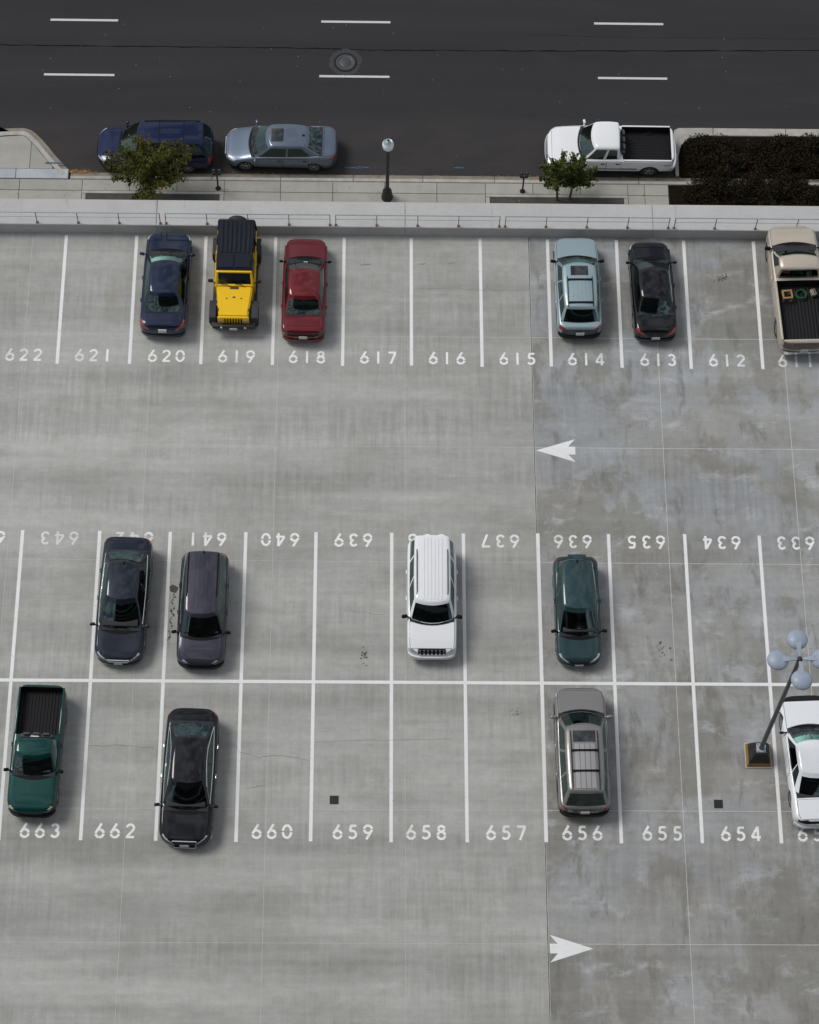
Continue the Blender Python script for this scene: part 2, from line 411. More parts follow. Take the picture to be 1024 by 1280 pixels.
# oil drip by stall 641
bm = bmesh.new(); blob(bm, -7.17, 35.95, .17, .0065, 18)
y = 35.75
for i in range(34):
    y -= random.uniform(.03, .085); blob(bm, -7.18+.05*math.sin(i*.9)-.0009*i*i*.1+random.uniform(-.03, .03), y, random.uniform(.02, .05), .0065, 7)
link('oil_stain', bm, M_OIL, deck, smooth=False)
def flecks(name, x, y, n, sx, sy, rmax):
    bm = bmesh.new()
    for i in range(n): blob(bm, random.gauss(x, sx), random.gauss(y, sy), random.uniform(.012, rmax), .0065+.0002*i/n, 7)
    link(name, bm, M_STAIN, deck, smooth=False)
flecks('oil_fleck', -.12, 33.45, 16, .07, .22, .06)
flecks('oil_fleck', 10.8, 33.6, 18, .18, .3, .055)
flecks('oil_fleck', 11.5, 33.3, 7, .25, .3, .03)
flecks('oil_fleck', 5.3, 31.1, 14, .12, .12, .03)
flecks('oil_fleck', 13.9, 49.6, 22, .16, .08, .06)
flecks('oil_fleck', .5, 28.2, 9, .2, .35, .022)
def crack(pts, w=.018, mat=M_CRACK, n=6, parent=deck, z=.0055, jit=.03):
    P = []
    for a, b in zip(pts, pts[1:]):
        for i in range(n):
            t = i/n; P.append((a[0]+(b[0]-a[0])*t+random.uniform(-jit, jit), a[1]+(b[1]-a[1])*t+random.uniform(-jit, jit)))
    P.append(pts[-1])
    bm = bmesh.new(); ribbon(bm, P, [w*random.uniform(.35, 1.2) for _ in P], z)
    return link('crack', bm, mat, parent, smooth=False)
crack([(-4.6, 29.6), (-3.9, 29.35), (-3.3, 29.45), (-2.7, 29.4), (-2.1, 29.25)])
crack([(-10, 29.75), (-8.9, 29.8), (-7.6, 29.7)]); crack([(-1.8, 29.95), (.6, 30.05), (3.1, 30.1)], .012)
crack([(1.7, 48.95), (3.6, 49.0), (4.4, 48.9), (6.2, 48.95)], .012); crack([(-.9, 35.1), (.6, 34.95)], .014)
crack([(-4.3, 28.2), (-3.6, 28.3)], .02); crack([(-.4, 50.05), (0, 50.06)], .05); crack([(1.9, 50.1), (2.2, 50.12)], .05); crack([(3.1, 50.15), (3.35, 50.17)], .03)
# floor drains
for x, y in ((-1.15, 27.78), (12.5, 27.7)):
    d = boxobj('floor_drain', (x, y, .003), (.32, .32, .008), M_BLKIRON, deck)
    bm = bmesh.new()
    for i in range(7): addbox(bm, (x-.12+.04*i, y, .009), (.016, .27, .006))
    link('grate_bar', bm, M_TRIM, d, smooth=False)

# ------------------------------------------------------------------ parapet
WH = .60; WT = 1.2
wall = empty('parapet_wall', (2, WALL_Y, 0), 0, 'long pale concrete parapet with wide flat top along the deck edge', 'wall')
x = JX0-9*JDX; segw = JDX*2
i = 0
while x < XMAX-.1:
    bm = bmesh.new(); w_ = min(segw, XMAX-x)-.012
    addbox(bm, (x+segw/2-2, WT/2, (WH+SZ)/2-WALL_Y*0), (w_, WT, WH-SZ))
    bmesh.ops.bevel(bm, geom=[e for e in bm.edges if all(v.co.z > 0 for v in e.verts)], offset=.015, segments=2, affect='EDGES')
    link('wall_panel', bm, M_WALL, wall); x += segw
# railing sections on top
RP = 6.71
near = ['behind the empty stalls past the navy sedan', 'behind the dark navy sedan in stall 620 corner', 'behind the yellow jeep and the red sedan', 'behind empty stalls 617 and 616', 'behind the pale teal station wagon', 'behind the black sedan and the beige pickup', 'beyond the beige pickup']
for kx in range(-2, 4):
    xs = -8.09+RP*kx
    lab = {-2: 'thin steel railing at the far end of the parapet, behind no car', -1: 'thin steel railing on the parapet behind the navy sedan and empty stall 621', 0: 'thin steel railing on the parapet behind the yellow jeep and the red sedan',
           1: 'thin steel railing on the parapet behind empty stalls 617 and 616', 2: 'thin steel railing on the parapet behind the teal station wagon and the black sedan', 3: 'thin steel railing on the parapet at the beige pickup'}[kx]
    r = empty('railing', (xs, WALL_Y+.09, WH), 0, lab, 'railing', 'railing sections along the parapet')
    for i in range(5):
        bm = bmesh.new(); addbox(bm, (i*1.62, 0, .36), (.028, .028, .72))
        p = link('post', bm, M_POLE, r, smooth=False)
        bm = bmesh.new(); addbox(bm, (i*1.62, 0, .012), (.10, .10, .018)); addbox(bm, (i*1.62, -.02, .03), (.06, .05, .03)); link('foot_plate', bm, simple('rusty_plate', (.16, .10, .04), .8, noise=.3, scale=30), p, smooth=False)
    for nm, z, rr in (('top_rail', .73, .024), ('middle_rail', .42, .013)):
        bm = bmesh.new(); tube(bm, [(-.02, -.0, z), (6.5, -.0, z)], rr, 8); link(nm, bm, M_STEEL, r)

# ================================================================== STREET
road = tag(link('road', (lambda b: (addbox(b, (5, 68.2, SZ-.05), (300, 19.7, .1)), b)[1])(bmesh.new()), M_ASPH, smooth=False), kind='structure')
for r0, xs, yy in ((0, (-12.9, -.73, 11.55, 23.8, -25.1), 66.6), (1, (-12.95, -.77, 11.6, 23.9, -25.1), 63.6)):
    for x in xs:
        bm = bmesh.new(); L = 3.05+random.uniform(-.03, .08)
        addbox(bm, (x, yy+(x+.7)*.0045, SZ+.003), (L, .115, .004)); link('lane_dash', bm, M_ROADP, road, smooth=False)
crack([(-60, 64.9), (-16.5, 65.13), (-2.6, 65.12), (0, 65.05), (8, 65.1), (19, 65.27), (60, 65.5)], .065, M_TAR, 24, road, SZ+.004, .02)
crack([(7, 66.0), (12, 65.9), (20, 65.95)], .012, M_TAR, 10, road, SZ+.004, .03)
mh = empty('manhole_cover', (-1.17, 64.36, SZ), 0, 'round cast iron manhole cover in a rough tar collar on the road', 'manhole')
bm = bmesh.new(); blob(bm, 0, 0, .74, .006, 40, 1., .88, 1.05); link('tar_collar', bm, M_PATCH, mh, smooth=False)
bm = bmesh.new(); lathe(bm, [(.52, .006), (.52, .014), (.44, .016)], 32); link('frame_ring', bm, M_TRIM, mh)
bm = bmesh.new(); lathe(bm, [(.43, .008), (.43, .02), (.40, .022), (.30, .022), (.29, .017), (.26, .017), (.25, .022), (0, .023)], 32); link('lid', bm, M_IRON, mh)

# curb + gutter along the main line (x from -13 to beyond), pieces of 3 m
def extr(name, pts, z, th, mat, parent, bev=.0):
    bm = bmesh.new(); poly_sheet(bm, pts, z, th)
    if bev: bmesh.ops.bevel(bm, geom=[e for e in bm.edges if all(v.co.z > z-1e-4 for v in e.verts)], offset=bev, segments=2, affect='EDGES')
    return link(name, bm, mat, parent, smooth=bool(bev))
curb = tag(extr('curb', [(-13, 57.93), (60, 57.93), (60, 58.36), (-13, 58.36)], SZ+.004, .06, M_GAP, None), kind='structure')
x = -13.0
while x < 40:
    w_ = 3.05+random.uniform(-.1, .1)
    extr('curb_stone', [(x+.012, 57.94), (x+w_-.012, 57.94), (x+w_-.012, 58.11), (x+.012, 58.11)], SZ+.145, .16, M_CURB, curb, .02)
    extr('gutter_pan', [(x+.012, 58.115), (x+w_-.012, 58.115), (x+w_-.012, 58.36), (x+.012, 58.36)], SZ+.012, .03, M_GUTTER, curb)
    x += w_
SWZ = SZ+.13
walk = tag(extr('sidewalk', [(-60, 52.65), (12.9, 52.65), (12.9, 57.93), (-60, 57.93)], SWZ-.02, .1, M_GAP, None), kind='structure')
x = -30.9; pits = [(-12.45, -6.33), (4.95, 11.12)]
cuts = [-30.9]
xx = -30.9
bounds = [-30.9+i*2.25 for i in range(20)]
bounds = [b for b in bounds if b < 12.0 and not any(p0-.5 < b < p1+.5 for p0, p1 in pits)] + [p for pr in pits for p in pr] + [12.88]
bounds = sorted(bounds)
g = .011
def slab(x0, x1, y0, y1, mat=M_WALK, z=SWZ, parent=walk):
    extr('sidewalk_slab', [(x0+g, y0+g), (x1-g, y0+g), (x1-g, y1-g), (x0+g, y1-g)], z, .07, mat, parent, .006)
for a, b in zip(bounds, bounds[1:]):
    inpit = any(abs(a-p0) < .01 for p0, p1 in pits)
    nsub = max(1, round((b-a)/2.3))
    for q in range(nsub):
        xa, xb = a+(b-a)*q/nsub, a+(b-a)*(q+1)/nsub
        slab(xa, xb, 57.36, 57.93)
        if not inpit: slab(xa, xb, 55.9, 57.36)
        slab(xa, xb, 54.4, 55.9); slab(xa, xb, 52.65, 54.4)
for p0, p1 in pits:
    pt = tag(extr('planting_pit', [(p0+.2, 56.1), (p1-.2, 56.1), (p1-.2, 57.22), (p0+.2, 57.22)], SWZ-.05, .05, M_SOIL, None), kind='structure')
    for r_ in ([(p0+.01, 57.22), (p1-.01, 57.22), (p1-.01, 57.35), (p0+.01, 57.35)], [(p0+.01, 55.92), (p1-.01, 55.92), (p1-.01, 56.08), (p0+.01, 56.08)],
               [(p0+.01, 56.09), (p0+.18, 56.09), (p0+.18, 57.21), (p0+.01, 57.21)], [(p1-.18, 56.09), (p1-.01, 56.09), (p1-.01, 57.21), (p1-.18, 57.21)]):
        extr('pit_border', r_, SWZ+.015, .08, M_CURB, pt, .01)

# left kerb bulb
isl = tag(extr('sidewalk_bulb', [(-40, 58.0), (-13.6, 58.0), (-13.3, 58.3), (-15.1, 60.3), (-40, 60.3)], SZ+.10, .14, M_GAP, None), kind='structure')
def smoothpath(pts, n=8):
    out = []
    for i in range(len(pts)-1):
        p0, p1, p2, p3 = pts[max(i-1, 0)], pts[i], pts[i+1], pts[min(i+2, len(pts)-1)]
        for k_ in range(n):
            t = k_/n
            out.append(tuple(.5*((2*p1[d])+(-p0[d]+p2[d])*t+(2*p0[d]-5*p1[d]+4*p2[d]-p3[d])*t*t+(-p0[d]+3*p1[d]-3*p2[d]+p3[d])*t**3) for d in (0, 1)))
    out.append(pts[-1]); return out
def offset(path, d):
    r = []
    for i, p in enumerate(path):
        a, b = path[max(i-1, 0)], path[min(i+1, len(path)-1)]; dx, dy = b[0]-a[0], b[1]-a[1]; l = math.hypot(dx, dy)
        r.append((p[0]+dy/l*d, p[1]-dx/l*d))
    return r
outer = smoothpath([(-40, 60.25), (-19, 60.3), (-17, 60.5), (-15.9, 60.62), (-15.0, 60.60), (-14.4, 60.1), (-13.7, 59.2), (-13.05, 58.42)])
def strip(path, d0, d1, z, th, name, mat, parent, cutn=None):
    A, B = offset(path, d0), offset(path, d1)
    i = 0; n = len(A)
    cutn = cutn or n
    while i < n-1:
        j = min(i+cutn, n-1)
        if n-1-j < 3: j = n-1
        a = A[i:j+1]; b = B[i:j+1]
        bm = bmesh.new()
        top = grid_mesh(bm, [[Vector((*p, z)) for p in a], [Vector((*p, z)) for p in b]])
        r = bmesh.ops.extrude_face_region(bm, geom=list(bm.faces)); bmesh.ops.translate(bm, vec=(0, 0, -th), verts=[e for e in r['geom'] if isinstance(e, bmesh.types.BMVert)])
        for ob in (link(name, bm, mat, parent, smooth=False),):
            pass
        i = j
strip(outer, 0, .24, SZ+.014, .03, 'gutter_pan', M_GUTTER, isl, 16)
strip(outer, .245, .45, SZ+.145, .17, 'curb_stone', M_CURB, isl, 16)
inner = [p for p in offset(outer, .47) if p[1] > 58.49]
for xa, xb in ((-40, -23), (-23, -18.6), (-18.6, -14.78), (-14.78, -12)):
    seg_ = [p for p in inner if xa < p[0] < xb]
    def yi(xv): return float(np.interp(xv, [p[0] for p in inner], [p[1] for p in inner]))
    xb2 = min(xb, inner[-1][0])
    top = [(xa+g, yi(xa+g))] + [p for p in seg_ if xa+2*g < p[0] < xb2-2*g] + [(xb2-g, yi(xb2-g))]
    extr('sidewalk_slab', [(xb2-g, 58.47), (xa+g, 58.47)] + top, SWZ, .06, M_WALK, isl)
for xa, xb in ((-24, -18.5), (-18.5, -15.35), (-15.35, -13.08)):
    extr('ramp_slab', [(xa+g, 57.96), (xb-g, 57.96), (xb-g, 58.455), (xa+g, 58.455)], SWZ+.006, .12, M_RAMP, isl, .008)
# right planted island
bed = tag(extr('planting_bed', [(12.92, 52.65), (60, 52.65), (60, 57.90), (12.92, 57.90)], SZ+.10, .14, M_SOIL, None), kind='structure')
bed2 = tag(extr('planting_bed', [(13.4, 58.4), (60, 58.4), (60, 60.5), (14.7, 60.5), (13.9, 60.36), (13.55, 60.0), (13.4, 59.4)], SZ+.08, .12, M_SOIL, None), kind='structure')
xs = [13.25, 15.0, 18.2, 21.3, 24.4, 27.6, 31, 45]
extr('curb_stone', [(13.24, 58.4), (13.38, 58.4), (13.40, 59.4), (13.55, 60.0), (13.9, 60.36), (14.7, 60.51), (14.98, 60.52), (14.98, 60.92), (13.5, 60.9), (13.3, 60.8), (13.24, 60.3)], SZ+.15, .17, M_CURB, bed2)
for a, b in zip(xs[1:], xs[2:]):
    extr('curb_stone', [(a+.012, 60.52), (b-.012, 60.52), (b-.012, 60.92), (a+.012, 60.92)], SZ+.15, .17, M_CURB, bed2, .015)

# blue survey marks and dry leaves
for x, y, l in ((-.75, 58.75, .8), (-.35, 58.78, .5), (3.8, 58.8, .5)):
    bm = bmesh.new(); ribbon(bm, [(x+l*(i/6-.5), y+random.uniform(-.01, .01)) for i in range(7)], .06, SZ+.004); link('blue_mark', bm, M_BLUEP, road, smooth=False)
bm = bmesh.new(); ribbon(bm, [(-14.1, 58.75), (-13.35, 58.74)], .07, SWZ+.02); link('blue_mark', bm, M_BLUEP, isl, smooth=False)
bm = bmesh.new()
def leafquad(bm, p, s, nrm=None):
    u = Vector((random.gauss(0, 1), random.gauss(0, 1), random.gauss(0, .5))).normalized()
    v = u.cross(nrm or Vector((random.gauss(0, 1), random.gauss(0, 1), random.gauss(0, 1)))).normalized()
    p = Vector(p); return [p-u*s, p+v*s*.5, p+u*s, p-v*s*.5]
LV = []
for i in range(620):
    t = random.random()
    if t < .34: p = (random.gauss(-12.7, .3), 58.32+abs(random.gauss(0, .10)), SZ+.03)
    elif t < .8: p = (random.uniform(-13, 18), 58.30+abs(random.gauss(0, .05)), SZ+.03)
    elif t < .9: p = (random.uniform(-16, 12), random.uniform(57.0, 57.9), SWZ+.012)
    else: p = (random.uniform(-16, 19), random.uniform(58.5, 67), SZ+.012)
    a = random.uniform(0, PI); s = random.uniform(.015, .04)
    LV.append([(p[0]+s*math.cos(a+k_*PI/2)*(1 if k_ % 2 else .55), p[1]+s*math.sin(a+k_*PI/2)*(1 if k_ % 2 else .55), p[2]+random.uniform(0, .015)) for k_ in range(4)])
me = bpy.data.meshes.new('fallen_leaves'); me.from_pydata([v for q in LV for v in q], [], [(4*i, 4*i+1, 4*i+2, 4*i+3) for i in range(len(LV))])
o = link('fallen_leaves', me, simple('dry_leaf', (.30, .15, .04), .9, noise=.5, scale=6), None, smooth=False)
tag(o, 'dry orange leaves gathered along the gutter and kerb', 'leaves', kind='stuff')
bm.free()
# ================================================================== VEHICLES
PVQ = np.array([(0, 0, 1.0), (.2, .42, .996), (.36, .70, .982), (.47, .86, .95), (.54, .93, .90), (.61, .968, .81), (.72, .99, .62), (.82, 1.0, .42), (.92, .972, .14), (1., .90, 0.)])
_vv = np.linspace(0, 1, 401)
def _sm(a, n=17):
    p = np.concatenate([a[n:0:-1], a, 2*a[-1]-a[-2:-n-2:-1]]); return np.convolve(p, np.ones(n)/n, 'same')[n:-n]
_qq = _sm(np.interp(_vv, PVQ[:, 0], PVQ[:, 1])); _qq[0] = 0
_hh = _sm(np.interp(_vv, PVQ[:, 0], PVQ[:, 2]))
_qq = np.interp(_vv, PVQ[:, 0], PVQ[:, 1])*.4+_qq*.6
BOXY = np.array([(0, 0, 1.0), (.2, .45, .998), (.36, .76, .992), (.47, .90, .975), (.54, .955, .93), (.61, .978, .84), (.72, .992, .62), (.82, 1.0, .42), (.92, .985, .14), (1., .93, 0.)])
_qb = np.interp(_vv, BOXY[:, 0], BOXY[:, 1]); _hb = _sm(np.interp(_vv, BOXY[:, 0], BOXY[:, 2]), 9)

def wheel_meshes(kind):
    key = 'wheel_'+kind
    if key in WHM: return WHM[key]
    r, w, rr = {'car': (.325, .215, .215), 'suv': (.365, .24, .225), 'truck': (.375, .25, .215), 'jeep': (.40, .26, .22)}[kind]
    Mx = Matrix.Rotation(PI/2, 4, 'Y')
    bm = bmesh.new(); lathe(bm, [(rr-.01, -w*.42), (rr+.01, -w*.46), (r-.04, -w*.5), (r-.008, -w*.38), (r, -w*.2), (r, w*.2), (r-.008, w*.38), (r-.04, w*.5), (rr+.01, w*.46), (rr-.01, w*.42)], 28, Mx)
    ty = bpy.data.meshes.new('tyre'); bm.to_mesh(ty); bm.free()
    bm = bmesh.new(); lathe(bm, [(rr, -w*.44), (rr, w*.44), (rr-.025, w*.42), (rr-.03, w*.1)], 28, Mx)
    for i in range(5):
        a = 2*PI*i/5; R = Matrix.Rotation(a, 4, 'X')
        rbox(bm, R @ Vector((w*.33, 0, rr*.5)), (.03, .055, rr*.95), .008, 1, R)
    lathe(bm, [(.0, w*.40), (.05, w*.39), (.06, w*.3)], 12, Mx)
    ri = bpy.data.meshes.new('rim'); bm.to_mesh(ri); bm.free()
    bm = bmesh.new(); lathe(bm, [(0, -w*.2), (rr-.03, -w*.2), (rr-.03, w*.08), (0, w*.08)], 20, Mx)
    hb = bpy.data.meshes.new('wheel'); bm.to_mesh(hb); bm.free()
    for me, m in ((ty, M_RUB), (ri, M_RIM), (hb, M_TRIM)):
        me.materials.append(m); me.polygons.foreach_set('use_smooth', [True]*len(me.polygons)); me.set_sharp_from_angle(angle=.6)
    WHM[key] = (hb, ty, ri, r, w); return WHM[key]
WHM = {}
def add_wheel(root, kind, x, y, flip, steer=0):
    hb, ty, ri, r, w = wheel_meshes(kind)
    o = bpy.data.objects.new('wheel', hb); COL.objects.link(o); o.parent = root; o.location = (x, y, r); o.rotation_euler = (random.uniform(0, 1.2), 0, (PI if flip else 0)+steer)
    o.rotation_euler = (0, 0, (PI if flip else 0)+steer)
    for nm, me in (('tyre', ty), ('rim', ri)):
        c = bpy.data.objects.new(nm, me); COL.objects.link(c); c.parent = o

class Car:
    def __init__(s, name, label, cat, loc, rz, L, W, H, col, zt, gh, wb=.90, wr=.66, sill=.22, Lf=.5, nf=2.7, Lr=.42, nr=3.0, Lz=.16, boxy=False,
                 metal=.25, wheels='car', axles=(.185, .785), side_win=((.05, .46), (.50, .86)), bowF=.22, bowR=.12, rtaper=.93, crown=.045, roofmat=None, bed=None,
                 glassm=None, rough=.38, z=0, seats=True, sunroof=None, rearglass=True, dark_cowl=True, hood=True, trunk=True, group='parked vehicles', lowdark=False, steer=0, seatmat=None, clear=()):
        s.clear = {c_: M_GLC for c_ in clear}
        s.L, s.W, s.H = L, W, H; s.boxy = boxy; s.sill = sill
        s.q = _qb if boxy else _qq; s.h = _hb if boxy else _hh
        s.Lf, s.nf, s.Lr, s.nr, s.Lz = Lf, nf, Lr, nr, Lz
        s.paint = paint(name+'_'+'_'.join('%02d' % int(c*100) for c in col), col, metal, rough)
        ss = np.linspace(0, L, 400); zz = np.interp(ss, [a*L for a, b in zt], [b for a, b in zt])
        n = 21; p = np.concatenate([np.full(n, zz[0]), zz, np.full(n, zz[-1])]); zz = np.convolve(p, np.ones(n)/n, 'same')[n:-n]
        s.ss, s.zz = ss, zz
        s.zc = sill + .55*(min(zz[10], zz[-10])-sill)
        s.root = empty(name, (*loc, z), rz, label, cat, group)
        s.glass = glassm or M_GLS
        s.gh = [g_*L for g_ in gh]; s.wb, s.wr = wb*W/2, wr*W/2
        s.bowF, s.bowR, s.rtaper, s.crown = bowF, bowR, rtaper, crown
        s.axles = axles; s.wk = wheels
        s.build_body(bed)
        if hood:
            s.seam_patch('hood', .16*L/4.6+.02, s.gh[0]-.03, -.455, .455, s.paint, b1=bowF)
        if trunk and not bed and gh[3] < .93:
            s.seam_patch('trunk_lid', s.gh[3]-.05, L-.13, -.44, .44, s.paint)
        s.patch('interior', s.gh[0]+.12, s.gh[3]-.12, -.44, .44, .014, M_INT)
        s.greenhouse(side_win, roofmat or s.paint, rearglass)
        hw = W/2
        for sx in (-1, 1):
            for j, a in enumerate(axles):
                y = L/2-a*L; tw = wheel_meshes(wheels)[4]
                add_wheel(s.root, wheels, sx*(hw-tw/2-.035), y, sx < 0, steer if j == 0 else 0)
        if seats: s.seats(seatmat or M_SEAT)
        if sunroof: s.roof_panel('sunroof', *sunroof, simple('sunroof_glass', (.012, .014, .016), .06, 0, .6))
        if dark_cowl:
            # cowl grille and wipers at the windshield foot
            s.patch('cowl', s.gh[0]-.012, s.gh[0]+.12, -.46, .46, .006, M_BLACK, 4, 10, b0=bowF, b1=bowF)
            for sx in (-.42, .08):
                y0 = L/2-s.gh[0]-.12; bm = bmesh.new()
                p0 = Vector((sx*hw*.9, y0-.02, s.top(sx*hw*.9, y0)+.05)); dy = (s.gh[1]-s.gh[0])*.16
                tube(bm, [p0, p0+Vector((.5, -dy*.5-.02, .075))], .011, 5); link('wiper', bm, M_BLACK, s.root)
    # -- surface functions
    def hw(s, S):
        S = min(max(S, 0), s.L); f = 1.
        if S < s.Lf: f = (1-(1-S/s.Lf)**s.nf)**(1/s.nf)
        e = s.L-S
        if e < s.Lr: f = min(f, (1-(1-e/s.Lr)**s.nr)**(1/s.nr))
        mid = S/s.L
        f *= 1-.035*max(0, (.35-mid)/.35)**2-.03*max(0, (mid-.7)/.3)**2
        return s.W/2*f
    def kz(s, S):
        d = min(S, s.L-S)/s.Lz
        return 1. if d >= 1 else max(0, 1-(1-d)**2.6)**(1/2.6)
    def S(s, S_, v):
        a = abs(v); i = a*400; q = np.interp(i, range(401), s.q) if 0 else float(np.interp(a, _vv, s.q)); h = float(np.interp(a, _vv, s.h))
        zt = float(np.interp(S_, s.ss, s.zz)); z = s.sill+h*(zt-s.sill); z = s.zc+(z-s.zc)*s.kz(S_)
        return Vector((math.copysign(q, v)*s.hw(S_), s.L/2-S_, z))
    def nrm(s, S_, v):
        e = .004; a = s.S(min(S_+e, s.L), v)-s.S(max(S_-e, 0), v); b = s.S(S_, min(v+e, 1))-s.S(S_, max(v-e, -1))
        n = b.cross(a)
        if n.length < 1e-9: return Vector((0, 0, 1))
        n.normalize(); c = s.S(S_, v)-Vector((0, s.L/2-S_, .3))
        return n if n.dot(Vector((c.x, 0, c.z))+Vector((0, (s.L/2-S_)*.1, 0))) > 0 else -n
    def top(s, x, y):
        S_ = s.L/2-y; f = min(abs(x)/max(s.hw(S_), .01), .97); h = float(np.interp(f, s.q[:330], s.h[:330]))
        zt = float(np.interp(S_, s.ss, s.zz)); return s.sill+h*(zt-s.sill)
    def front_y(s, x, z, rear=False):
        Ld, n = (s.Lr, s.nr) if rear else (s.Lf, s.nf)
        f = min(abs(x)/(s.W/2*.965), .999); d = 1-(1-f**n)**(1/n)
        zt = float(np.interp(s.L-.1 if rear else .1, s.ss, s.zz)); fz = (z-s.zc)/((zt if z > s.zc else s.sill)-s.zc); fz = min(abs(fz), .995)
        dz = 1-(1-fz**2.6)**(1/2.6); S_ = max(d*Ld, dz*s.Lz)
        return (-1 if rear else 1)*(s.L/2-S_)
    # -- builders
    def build_body(s, bed):
        t = np.linspace(0, 1, 13)
        st_ = list(.0015+s.Lf*t**2.2) + list(np.linspace(s.Lf, s.L-s.Lr, 26)[1:-1]) + list(s.L-.0015-s.Lr*t[::-1]**2.2)
        vv = np.concatenate([np.linspace(-1, -.44, 16), np.linspace(-.44, .44, 13)[1:-1], np.linspace(.44, 1, 16)])
        bm = bmesh.new(); rings = [[bm.verts.new(s.S(a, v)) for v in vv] for a in st_]
        n = len(vv)
        for A, B in zip(rings, rings[1:]):
            for k_ in range(n): bm.faces.new((A[k_], A[(k_+1) % n], B[(k_+1) % n], B[k_]))
        bm.faces.new(rings[0]); bm.faces.new(rings[-1])
        o = link('body', bm, s.paint, s.root)
        o.data.materials.append(M_TRIM)
        cb = bmesh.new(); r = wheel_meshes(s.wk)[3]
        for a in s.axles:
            for sx in (-1, 1):
                bmesh.ops.create_cone(cb, cap_ends=True, segments=28, radius1=r+.055, radius2=r+.055, depth=.6,
                                      matrix=Matrix.Translation((sx*(s.W/2+.02), s.L/2-a*s.L, r-.005)) @ Matrix.Rotation(PI/2, 4, 'Y'))
        if bed:
            s0, s1, zf = bed; zt = float(np.interp((s0+s1)/2*s.L, s.ss, s.zz)); bw = s.W-.26
            addbox(cb, (0, s.L/2-(s0+s1)/2*s.L, (zf+zt+.5)/2), (bw, (s1-s0)*s.L, zt+.5-zf))
        cm = bpy.data.meshes.new('cut'); bmesh.ops.recalc_face_normals(cb, faces=cb.faces); cb.to_mesh(cm); cb.free(); cm.materials.append(s.paint); cm.materials.append(M_TRIM)
        cm.polygons.foreach_set('material_index', [1]*len(cm.polygons))
        co = bpy.data.objects.new('cut', cm); COL.objects.link(co)
        co.parent = s.root
        md = o.modifiers.new('b', 'BOOLEAN'); md.operation = 'DIFFERENCE'; md.object = co; md.solver = 'EXACT'
        dg = bpy.context.evaluated_depsgraph_get(); nm = bpy.data.meshes.new_from_object(o.evaluated_get(dg), depsgraph=dg)
        o.modifiers.clear(); o.data = nm; nm.name = 'body'
        nm.polygons.foreach_set('use_smooth', [True]*len(nm.polygons)); nm.set_sharp_from_angle(angle=math.radians(32))
        bpy.data.objects.remove(co); bpy.data.meshes.remove(cm)
        if bed:
            bm = bmesh.new(); x = bw/2-.008; y0, y1 = s.L/2-s0*s.L-.008, s.L/2-s1*s.L+.008; zb = zf+.012; ztop = zt-.03
            # liner: floor with ridges and four thin walls
            nr_ = 13; P0, P1 = [], []
            for i in range(nr_*4):
                xx = -x+2*x*i/(nr_*4-1); zz = zb+(.022 if (i//2) % 2 else 0); P0.append(Vector((xx, y0, zz))); P1.append(Vector((xx, y1, zz)))
            grid_mesh(bm, [P0, P1])
            for a, b in (((-x, y0), (x, y0)), ((x, y0), (x, y1)), ((x, y1), (-x, y1)), ((-x, y1), (-x, y0))):
                bm.faces.new([bm.verts.new((*a, zb)), bm.verts.new((*b, zb)), bm.verts.new((*b, ztop)), bm.verts.new((*a, ztop))])
            link('bed_liner', bm, M_TRIM, s.root, smooth=False)
            s.bedinfo = (x, y0, y1, zb, zt)
            for sx in (-1, 1):       # rail caps
                bm = bmesh.new(); rbox(bm, (sx*(bw/2+.035), (y0+y1)/2, zt-.012), (.07, y0-y1, .03), .01); link('bed_rail', bm, M_BLACK if bed[2] < .8 and s.railblack else s.paint, s.root)
    railblack = False
    def patch(s, name, s0, s1, v0, v1, off, mat, nu=10, nv=18, parent=None, skirt=.012, b0=0, b1=0):
        P = []
        def A_(i, j):
            v = v0+(v1-v0)*j/nv; q2 = float(np.interp(abs(v), _vv, s.q))**2; t = i/nu
            return (s0+b0*q2)*(1-t)+(s1+b1*q2)*t
        for i in range(nu+1):
            P.append([s.S(A_(i, j), v0+(v1-v0)*j/nv)+s.nrm(A_(i, j), v0+(v1-v0)*j/nv)*off for j in range(nv+1)])
        bm = bmesh.new(); V = grid_mesh(bm, P)
        if skirt:
            loop = [(i, 0) for i in range(nu+1)]+[(nu, j) for j in range(1, nv+1)]+[(i, nv) for i in range(nu-1, -1, -1)]+[(0, j) for j in range(nv-1, 0, -1)]
            lo = []
            for i, j in loop:
                a = A_(i, j); v = v0+(v1-v0)*j/nv; lo.append(bm.verts.new(V[i][j].co-s.nrm(a, v)*skirt))
            m = len(loop)
            for k_ in range(m):
                i, j = loop[k_]; i2, j2 = loop[(k_+1) % m]; bm.faces.new((V[i][j], V[i2][j2], lo[(k_+1) % m], lo[k_]))
        return link(name, bm, mat, parent or s.root, ang=50)
    def seam_patch(s, name, s0, s1, v0, v1, mat, w=.012, b0=0, b1=0):
        p = s.patch(name, s0, s1, v0, v1, .007, mat, b0=b0, b1=b1)
        dv = .012
        s.patch('seam', s0-w, s1+w, v0-dv*(1 if v0 < v1 else -1), v1+dv*(1 if v0 < v1 else -1), .002, M_BLACK, parent=p, skirt=0, b0=b0, b1=b1)
        return p
